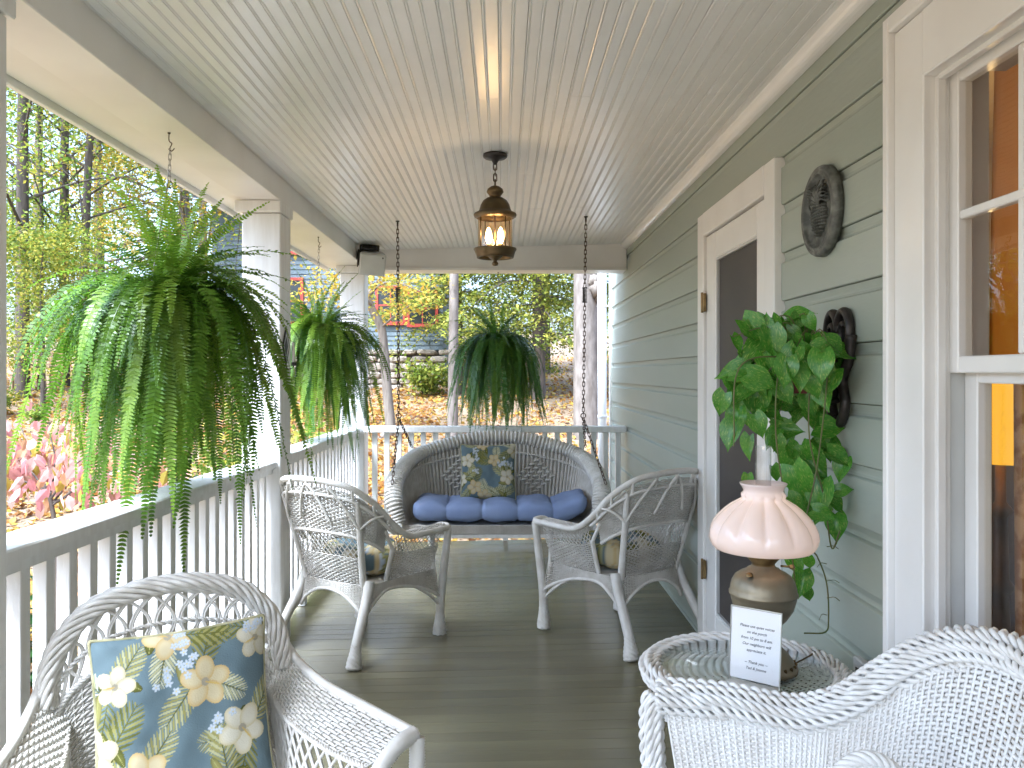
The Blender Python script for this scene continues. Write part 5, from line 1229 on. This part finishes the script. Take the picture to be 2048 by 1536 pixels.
# ================================================================ OUTDOORS
def leaf_cloud(mb, C, size, pal, rg, flat=.35, spread=None):
    C = np.asarray(C); n = len(C); s = size * rg.uniform(.6, 1.25, (n, 1))
    d = nrm(rg.normal(0, 1, (n, 3)) * np.array([1, 1, .6])); nn = nrm(rg.normal(0, 1, (n, 3)) + np.array([0, 0, 1.0 / max(flat, .05) * .5]))
    nn = nrm(nn - d * np.sum(d * nn, -1, keepdims=True)); b = np.cross(d, nn)
    V = np.stack([C - d * s * .5, C + b * s * .32 + nn * s * .06, C + d * s * .5, C - b * s * .32 + nn * s * .06], 1)
    i = np.arange(n)[:, None] * 4; F = i + np.arange(4)[None]
    pal = np.asarray(pal); c = pal[rg.integers(0, len(pal), n)] * rg.uniform(.75, 1.25, (n, 1)); mb.add(V, F, np.repeat(c, 4, 0))
def tree(name, label, base, h, r0, lean, pal, nleaf, lsize, seed, bark='bark_grey', first=.35, limb=.30, nl=16, crown_w=1.0, group=None, sigma=.45, droop=0.0):
    rg = np.random.default_rng(seed); x, y = base; z = float(gz(x, y)) - .05
    t = thing(name, label, 'tree', (x, y, z), 0, group)
    tp = path([(0, 0, 0), (lean[0] * .3 * h, lean[1] * .3 * h, h * .35), (lean[0] * .7 * h + rg.normal(0, .1), lean[1] * .7 * h, h * .7), (lean[0] * h, lean[1] * h, h)], 26)
    mb = MB(); mb.tube(tp, r0 * np.linspace(1.05, .22, 26) ** .9, 10, cap=False)
    C = []
    for i in range(nl):
        f = first + (1 - first) * (i + .4) / nl; p = tp[int(f * 25)]
        a = i * 2.4 + rg.uniform(-.4, .4); l = h * limb * (1.1 - .75 * f) * rg.uniform(.7, 1.2) * crown_w
        d = np.array([math.cos(a), math.sin(a), rg.uniform(.15, .7) - droop])
        e = p + d * l; mid = p + d * l * .5 + np.array([0, 0, .06 * l])
        lp_ = path([p, mid, e], 8); rr = r0 * .32 * (1.15 - f); mb.tube(lp_, np.linspace(rr, rr * .25, 8), 5, cap=False)
        for k in range(4):
            q = lp_[rg.integers(3, 8)]; d2 = nrm(rg.normal(0, 1, 3) + d * .6) * l * rg.uniform(.25, .5); mb.tube(path([q, q + d2 * .5 + (0, 0, .03), q + d2], 5), np.linspace(rr * .35, rr * .1, 5), 4, cap=False); C.append((q + d2, l)); C.append((q + d2 * .6, l))
        C.append((e, l))
    mb.build('trunk', bark, t, True)
    pts = []; per = max(1, int(nleaf / len(C)))
    for (c, l) in C: pts.append(c + rg.normal(0, 1, (per, 3)) * np.array([1, 1, .55]) * min(sigma, .30 * l + .06) - np.array([0, 0, droop * .3]))
    mb = MB(); leaf_cloud(mb, np.vstack(pts), lsize, pal, rg); mb.build('crown', 'leaf_attr', t, False)
    return t
GRN = [(.11, .19, .022), (.17, .26, .03), (.23, .31, .04), (.30, .34, .045)]
YEL = [(.52, .38, .045), (.60, .46, .07), (.42, .36, .05), (.30, .32, .05), (.55, .33, .04)]
YG = [(.27, .31, .04), (.38, .38, .05), (.19, .26, .035), (.15, .22, .03), (.45, .39, .06)]
HEM = [(.38, .39, .06), (.28, .33, .05), (.20, .25, .04), (.46, .43, .08), (.14, .18, .035)]

# woods seen past the left railing
lt = 'trees in the woods beyond the side railing'
tree('tree', 'tall straight dark trunked tree nearest the left post', (-10.6, 18.2), 15, .15, (.0, 0), YG, 8820, 0.102, 21, 'bark_dark', .18, .24, 22, 1.0, lt)
tree('tree', 'slim dark sapling beside the tall straight tree', (-11.0, 19.6), 12, .06, (.01, 0), YG, 4620, 0.095, 22, 'bark_dark', .25, .20, 16, 1.0, lt)
tree('tree', 'dark tree with long bough reaching over the bench', (-10.9, 20.5), 15, .13, (.0, 0), GRN, 9450, 0.102, 23, 'bark_dark', .15, .26, 22, 1.1, lt)
tree('tree', 'twin dark tree behind the large fern', (-9.9, 19.4), 14, .11, (.03, 0), GRN, 9450, 0.102, 24, 'bark_dark', .18, .26, 20, 1.1, lt)
tree('tree', 'yellow leaved maple beyond the woods edge', (-9.6, 24.5), 12, .15, (.02, 0), YEL, 13650, 0.116, 25, 'bark_grey', .2, .30, 20, 1.2, lt)
tree('tree', 'grey tree with golden leaves behind the large fern', (-8.2, 21.5), 12, .16, (-.02, 0), YEL, 12600, 0.109, 26, 'bark_grey', .2, .28, 20, 1.1, lt)
tree('tree', 'far yellow green tree deep in the woods', (-17.5, 31), 16, .2, (0, 0), YG, 8820, 0.150, 27, 'bark_grey', .1, .28, 18, 1.3, lt)
tree('tree', 'far green tree in the depth of the woods behind the bench', (-14.2, 29), 15, .2, (0, 0), GRN, 8400, 0.150, 28, 'bark_dark', .08, .28, 18, 1.3, lt)
tree('tree', 'far golden tree behind the neighbouring house', (-12.0, 33), 14, .2, (0, 0), YEL, 10500, 0.150, 29, 'bark_grey', .1, .3, 18, 1.3, lt)
tree('tree', 'low green understorey tree beside the bench', (-12.4, 19.6), 4.2, .06, (.05, 0), GRN + YG, 14700, 0.082, 30, 'bark_dark', .12, .42, 16, 1.2, lt)
tree('tree', 'low yellow green understorey tree behind the dogwood', (-9.2, 16.5), 3.4, .05, (0, 0), YG, 12600, 0.075, 31, 'bark_dark', .12, .42, 14, 1.1, lt)
# trees beyond the end railing
et = 'trees beyond the end railing'
tree('tree', 'slender pale straight trunked tree beside the neighbouring house', (-.83, 13.6), 13, .085, (.006, 0), YG, 3500, .15, 41, 'bark_pale', .55, .2, 10, 1.0, et)
T = tree('tree', 'large pale barked tree with a burl beside the downspout', (1.36, 13.4), 15, .21, (-.008, 0), YG, 5000, .17, 42, 'bark_pale', .45, .22, 12, 1.0, et)
mb = MB(); 
for (bx, bz, s) in ((.16, 2.45, .14), (.10, 2.58, .10), (.2, 2.32, .09)):
    u_, v_ = np.meshgrid(np.linspace(0, PI, 9), np.linspace(0, 2 * PI, 12, endpoint=False), indexing='ij'); rr = s * (1 + .25 * np.sin(5 * u_ + bx * 40) * np.sin(4 * v_))
    mb.grid(np.stack([bx + rr * np.sin(u_) * np.cos(v_), -.16 + rr * np.sin(u_) * np.sin(v_), bz + rr * np.cos(u_)], -1), wrap=True)
mb.build('burl', 'bark_grey', T, True)
# small leaning maple with golden leaves
x, y = -2.02, 13.6; z = float(gz(x, y)) - .05
t = thing('tree', 'small leaning maple with golden leaves in front of the neighbouring house', 'tree', (x, y, z), 0, et)
rg = np.random.default_rng(50); kx = 13.6 / 1650
pp = lambda u_, v_, dy=0: ((u_ - 1006) * kx - x, dy, 1.36 + (746 - v_) * kx - z)
mb = MB(); mb.tube(path([(0, 0, 0), pp(780, 860), pp(775, 790), pp(768, 700), pp(762, 655), pp(745, 620), pp(738, 595), pp(742, 580)], 40), np.linspace(.095, .05, 40), 10)
tips = []
for pts in ([pp(740, 590), pp(765, 572, -.2), pp(800, 570, -.4), pp(850, 590, -.5)], [pp(738, 590), pp(700, 570, .3), pp(640, 560, .5)], [pp(745, 615), pp(720, 575, -.5), pp(690, 545, -1.0)], [pp(742, 585), pp(760, 545, .3), pp(800, 520, .6)], [pp(762, 655), pp(800, 630, -.3), pp(830, 615, -.6)], [pp(738, 590), pp(650, 600, -.3), pp(600, 610, -.3)], [pp(742, 580), pp(740, 520, .2), pp(720, 470, .4)]):
    P = path(pts, 14); mb.tube(P, np.linspace(.022, .006, 14), 6, cap=False); tips += list(P[4:])
mb.build('trunk', 'bark_grey', t, True)
C = np.vstack([np.array(p) + rg.normal(0, 1, (27, 3)) * np.array([.30, .4, .15]) + np.array([0, 0, .05]) for p in tips]); mb = MB(); leaf_cloud(mb, C, .085, YEL + [(.55, .42, .08)], rg, flat=.25); mb.build('crown', 'leaf_attr', t)

# hemlocks: drooping sprays
def hemlock(label, base, h, seed, w0, n, r0=.16, bark='bark_dark'):
    rg = np.random.default_rng(seed); x, y = base; z = float(gz(x, y)) - .05; t = thing('hemlock', label, 'tree', (x, y, z), 0, 'hemlocks beyond the end railing')
    mb = MB(); tr = np.stack([np.zeros(20), np.zeros(20), np.linspace(0, h, 20)], -1); mb.tube(tr, np.linspace(r0, .03, 20), 9, cap=False); C = []
    for i in range(n):
        f = .17 + .8 * (i / n); zb = h * f; a = i * 2.399 + rg.uniform(-.3, .3); l = w0 * (1.15 - f) * rg.uniform(.65, 1.15)
        e = np.array([math.cos(a) * l, math.sin(a) * l, -l * rg.uniform(.20, .42)]); p0 = np.array([0, 0, zb])
        P = path([p0, p0 + e * .5 + np.array([0, 0, .12 * l]), p0 + e], 9); mb.tube(P, np.linspace(.022, .005, 9), 4, cap=False)
        sd = np.array([-math.sin(a), math.cos(a), 0])
        for q in range(1, 9):
            wq = .55 * l * (.25 + .75 * math.sin(PI * q / 9.5)) * .7
            for s in np.linspace(-1, 1, 7):
                c = P[q] + sd * s * wq + np.array([0, 0, -.28 * abs(s) * wq - .03]); C.append(c + rg.normal(0, 1, (15, 3)) * np.array([.11, .11, .05]))
    mb.build('trunk', bark, t, True)
    C = np.vstack(C); mb = MB(); leaf_cloud(mb, C, .088, HEM, rg, flat=.2); mb.build('crown', 'leaf_attr', t)
hemlock('yellow green hemlock behind the far hanging fern', (.75, 17.5), 8.5, 61, 2.5, 44)
hemlock('drooping hemlock between the neighbouring house and pale slender trunk', (-1.05, 18.6), 9, 62, 2.2, 44)
hemlock('shadowy hemlock behind the big pale tree and downspout', (3.0, 20.5), 11, 63, 2.8, 44)
hemlock('hemlock standing highest on the slope behind the other hemlocks', (1.2, 23.5), 12, 64, 3.2, 44)

# neighbouring house
NY = 20.0
nh = thing('neighbour_house', 'slate blue clapboard house with red window frames on a stone foundation', 'house', (-5.2, NY, .6))
x0, x1, zb, zt = -7.05, -1.45, 1.92, 5.6; ex = .115
bm_ = MB(); L_ = x1 - x0; bm_.hexa([(0, -.018, 0), (L_, -.018, 0), (L_, .02, 0), (0, .02, 0), (0, .0, ex + .01), (L_, .0, ex + .01), (L_, .02, ex + .01), (0, .02, ex + .01)]); bme = bm_.mesh('clapboard', 'slate_siding')
for i in range(int((zt - zb) / ex)): place('clapboard', bme, nh, (x0 + 5.2, 0, zb + i * ex - .6))
mb = MB(); mb.box(x0, x1, NY + .021, NY + 6, zb - .02, zt); mb.box(x0 + .05, x1 - .05, NY + .1, NY + 5.9, .3, zb - .02); mb.build('wall', 'slate_siding', nh, world=True)
mb = MB(); mb.box(x0 + .1, x1 - .1, NY + .06, NY + .095, .2, zb - .021); mb.build('foundation_core', 'mortar', nh, world=True)
rg = np.random.default_rng(8); 
mb = MB(); mb.hexa([(x0 - .3, NY - .5, zt - .1), (x1 + .3, NY - .5, zt - .1), (x1 + .3, NY + 3, zt + 2), (x0 - .3, NY + 3, zt + 2), (x0 - .3, NY - .5, zt), (x1 + .3, NY - .5, zt), (x1 + .3, NY + 3, zt + 2.15), (x0 - .3, NY + 3, zt + 2.15)]); mb.build('roof', 'roof_shingle', nh, world=True)
sh = []
for s in range(8):
    u_, v_ = np.meshgrid(np.linspace(0, PI, 6), np.linspace(0, 2 * PI, 9, endpoint=False), indexing='ij'); q = rg.uniform(.85, 1.15, u_.shape)
    sp = lambda c: np.sign(c) * np.abs(c) ** .6
    m_ = MB(); m_.grid(np.stack([.5 * q * sp(np.sin(u_)) * sp(np.cos(v_)), .35 * sp(np.sin(u_)) * sp(np.sin(v_)), .5 * q * sp(np.cos(u_))], -1), wrap=True); sh.append(m_.mesh('stone', 'stone', False))
z = .35
while z < zb - .04:
    hh = rg.uniform(.13, .24); x = -6.9
    while x < x1 - .1:
        ww = rg.uniform(.22, .55)
        place('stone', sh[rg.integers(0, 8)], nh, (x + ww / 2 + 5.2, .0 + rg.uniform(-.03, .03), z + hh / 2 - .6), (0, rg.uniform(-.06, .06), 0), (ww, .36, min(hh, zb - .03 - z) * 1.02)); x += ww + .015
    z += hh
for (wx0, wx1, wz0, wz1) in ((-2.26, -1.64, 2.55, 3.30), (-3.02, -2.42, 2.60, 3.40), (-5.6, -4.9, 2.6, 3.6), (-5.6, -4.9, 4.3, 5.2)):
    cx, cz0 = (wx0 + wx1) / 2, wz0; fw = .07
    mb = MB(); mb.box(wx0 - fw, wx0, NY - .06, NY + .02, wz0 - fw, wz1 + fw); mb.box(wx1, wx1 + fw, NY - .06, NY + .02, wz0 - fw, wz1 + fw); mb.box(wx0, wx1, NY - .06, NY + .02, wz1, wz1 + fw); mb.box(wx0 - .02, wx1 + .02, NY - .085, NY + .02, wz0 - fw - .01, wz0)
    wo_ = mb.build('window', 'red_trim', nh, world=True); l3 = nh.location
    mb = MB(); mb.box(wx0 + .001, wx1 - .001, NY - .03, NY - .022, wz0 + .001, wz1 - .001); place('pane', mb.mesh('pane', 'dark_glass', False, l3), wo_)
    mb = MB(); zm = (wz0 + wz1) / 2; mb.box(wx0, wx1, NY - .05, NY - .031, zm - .02, zm + .02); mb.box(cx - .012, cx + .012, NY - .048, NY - .031, wz0, wz1); place('sash_bar', mb.mesh('sash_bar', 'red_trim', False, l3), wo_)

# pink dogwood just outside the railing
x, y = -2.75, 5.1; z = float(gz(x, y)) - .03
t = thing('dogwood', 'young dogwood with pink autumn leaves just outside the near railing', 'shrub', (x, y, z)); rg = np.random.default_rng(77)
k5 = 5.1 / 1650; pp = lambda u_, v_, dy=0: ((u_ - 1006) * (5.1 + dy) / 1650 - x, dy, 1.36 + (746 - v_) * (5.1 + dy) / 1650 - z)
mb = MB(); mb.tube(path([(0, 0, 0), pp(112, 1100), pp(105, 1020), pp(95, 985), pp(78, 965)], 20), np.linspace(.018, .010, 20), 8); P = []
for pts in ([pp(95, 985), pp(60, 940, .1), pp(25, 900, .2)], [pp(100, 1000), pp(150, 930), pp(210, 890, .15)], [pp(100, 995), pp(110, 920, .3), pp(95, 850, .4)], [pp(105, 1010), pp(180, 960, -.1), pp(260, 930, -.1)], [pp(90, 980), pp(40, 960), pp(5, 960)], [pp(105, 1005), pp(190, 910, .3), pp(280, 870, .4)], [pp(98, 990), pp(60, 900, .4), pp(40, 850, .6)], [pp(105, 1005), pp(220, 960, .2), pp(330, 950, .3)]):
    q = path(pts, 10); mb.tube(q, np.linspace(.008, .003, 10), 5, cap=False); P += list(q[3:])
mb.build('trunk', 'bark_dark', t, True)
PINK = [(.62, .30, .27), (.70, .40, .36), (.55, .24, .24), (.66, .46, .40), (.58, .33, .18), (.45, .36, .06)]
C = []; 
for p in P: C.append(np.array(p) + rg.normal(0, 1, (9, 3)) * np.array([.11, .12, .055]))
C = np.vstack(C); mb = MB(); n = len(C); s = rg.uniform(.075, .115, (n, 1))
d = nrm(np.stack([rg.normal(0, .45, n), rg.normal(0, .45, n), -np.ones(n)], -1)); nn = nrm(rg.normal(0, 1, (n, 3)) + np.array([0, -.8, .3])); nn = nrm(nn - d * np.sum(d * nn, -1, keepdims=True)); b = np.cross(d, nn)
V = np.stack([C, C + d * s * .3 + b * s * .28 - nn * s * .05, C + d * s * .7 + b * s * .24 - nn * s * .06, C + d * s, C + d * s * .7 - b * s * .24 - nn * s * .06, C + d * s * .3 - b * s * .28 - nn * s * .05, C + d * s * .5 + nn * s * .04], 1)
i_ = np.arange(n)[:, None] * 7; F = np.concatenate([i_ + np.array([[0, 1, 6]]), i_ + np.array([[1, 2, 6]]), i_ + np.array([[2, 3, 6]]), i_ + np.array([[3, 4, 6]]), i_ + np.array([[4, 5, 6]]), i_ + np.array([[5, 0, 6]])])
pal = np.array(PINK); c = pal[rg.integers(0, len(pal), n)] * rg.uniform(.85, 1.15, (n, 1)); mb.add(V.reshape(-1, 3), F, np.repeat(c, 7, 0)); mb.build('crown', 'leaf_attr', t)

# garden bench and small plants on the slope to the left
bx, by = -10.9, 19.3; bz = float(gz(bx, by)); t = thing('garden_bench', 'small wooden garden bench on the leafy slope at the left', 'bench', (bx, by, bz - .02), R(-12))
for k in range(4):
    mb = MB(); mb.cbox(-.55, .55, -.25 + k * .12, -.14 + k * .12, .43, .47, c=.006); mb.build('seat_slat', 'bench_wood', t)
for k in range(3):
    mb = MB(); mb.cbox(-.55, .55, .24, .28, .60 + k * .13, .70 + k * .13, c=.006); mb.build('back_slat', 'bench_wood', t)
for sx in (-.5, .5):
    for sy in (-.2, .24):
        mb = MB(); mb.cbox(sx - .035, sx + .035, sy - .035, sy + .035, 0, .43 if sy < 0 else .98, c=.006); mb.build('leg', 'bench_wood', t)
    mb = MB(); mb.cbox(sx - .03, sx + .03, -.24, .26, .60, .64, c=.006); mb.build('arm', 'bench_wood', t)
def shrub(label, base, r, h, pal, n, ls, seed):
    rg = np.random.default_rng(seed); x, y = base; z = float(gz(x, y)) - .02; t = thing('shrub', label, 'shrub', (x, y, z)); mb = MB(); C = []
    for i in range(14):
        a = rg.uniform(0, 2 * PI); q = r * math.sqrt(rg.uniform(.05, 1)); e = np.array([q * math.cos(a), q * math.sin(a), h * rg.uniform(.55, 1)]); P = path([(0, 0, 0), e * np.array([.4, .4, .6]), e], 6); mb.tube(P, np.linspace(.012, .003, 6), 4, cap=False)
        C.append(P[rg.integers(2, 6, n // 14)] + rg.normal(0, 1, (n // 14, 3)) * r * .2)
    mb.build('stems', 'bark_dark', t); mb = MB(); leaf_cloud(mb, np.vstack(C), ls, pal, rg); mb.build('foliage', 'leaf_attr', t)
shrub('small round green shrub on the slope below the bench', (-8.35, 14.8), .22, .38, GRN, 500, .07, 81)
shrub('broad leafy green bush low behind the near railing under the fern', (-2.2, 6.6), .8, 1.15, GRN + [(.10, .16, .08)], 2600, .085, 82)
shrub('green leafy bush between the two left railing sections', (-2.35, 8.3), .8, 1.3, GRN + YG, 2600, .09, 83)
shrub('green fern like clump at the corner of the stone foundation', (-1.75, 18.4), .6, .7, GRN + HEM, 1600, .10, 84)
shrub('dark green ground ivy clump by the dogwood stem', (-3.3, 5.3), .5, .55, [(.03, .09, .03), (.05, .12, .03)], 900, .07, 85)
shrub('low yellow shrub at the left edge beside the bench', (-9.6, 15.6), .4, .5, YG, 900, .08, 86)

# fallen leaves
rg = np.random.default_rng(90); n = 52000
yy = 5 + 24 * rg.random(n) ** 1.5; xx = np.where(rg.random(n) < .6, rg.uniform(-.75, .02, n) * yy - 1.6, rg.uniform(-.30, .25, n) * yy)
keep = ~((xx > -1.6) & (xx < 1.3) & (yy < 7.2)) & ~((xx > .9) & (yy < 8.2)); xx, yy = xx[keep], yy[keep]
C = np.stack([xx, yy, gz(xx, yy) + rg.uniform(.01, .05, len(xx))], -1); mb = MB()
leaf_cloud(mb, C, .11, [(.44, .21, .045), (.52, .31, .06), (.60, .42, .08), (.34, .15, .04), (.22, .10, .04), (.48, .26, .07), (.62, .48, .15), (.40, .29, .18)], rg, flat=.18)
o = mb.build('fallen_leaves', 'leaf_attr'); o['kind'] = 'stuff'; o['label'] = 'orange and yellow fallen leaves covering the slope'
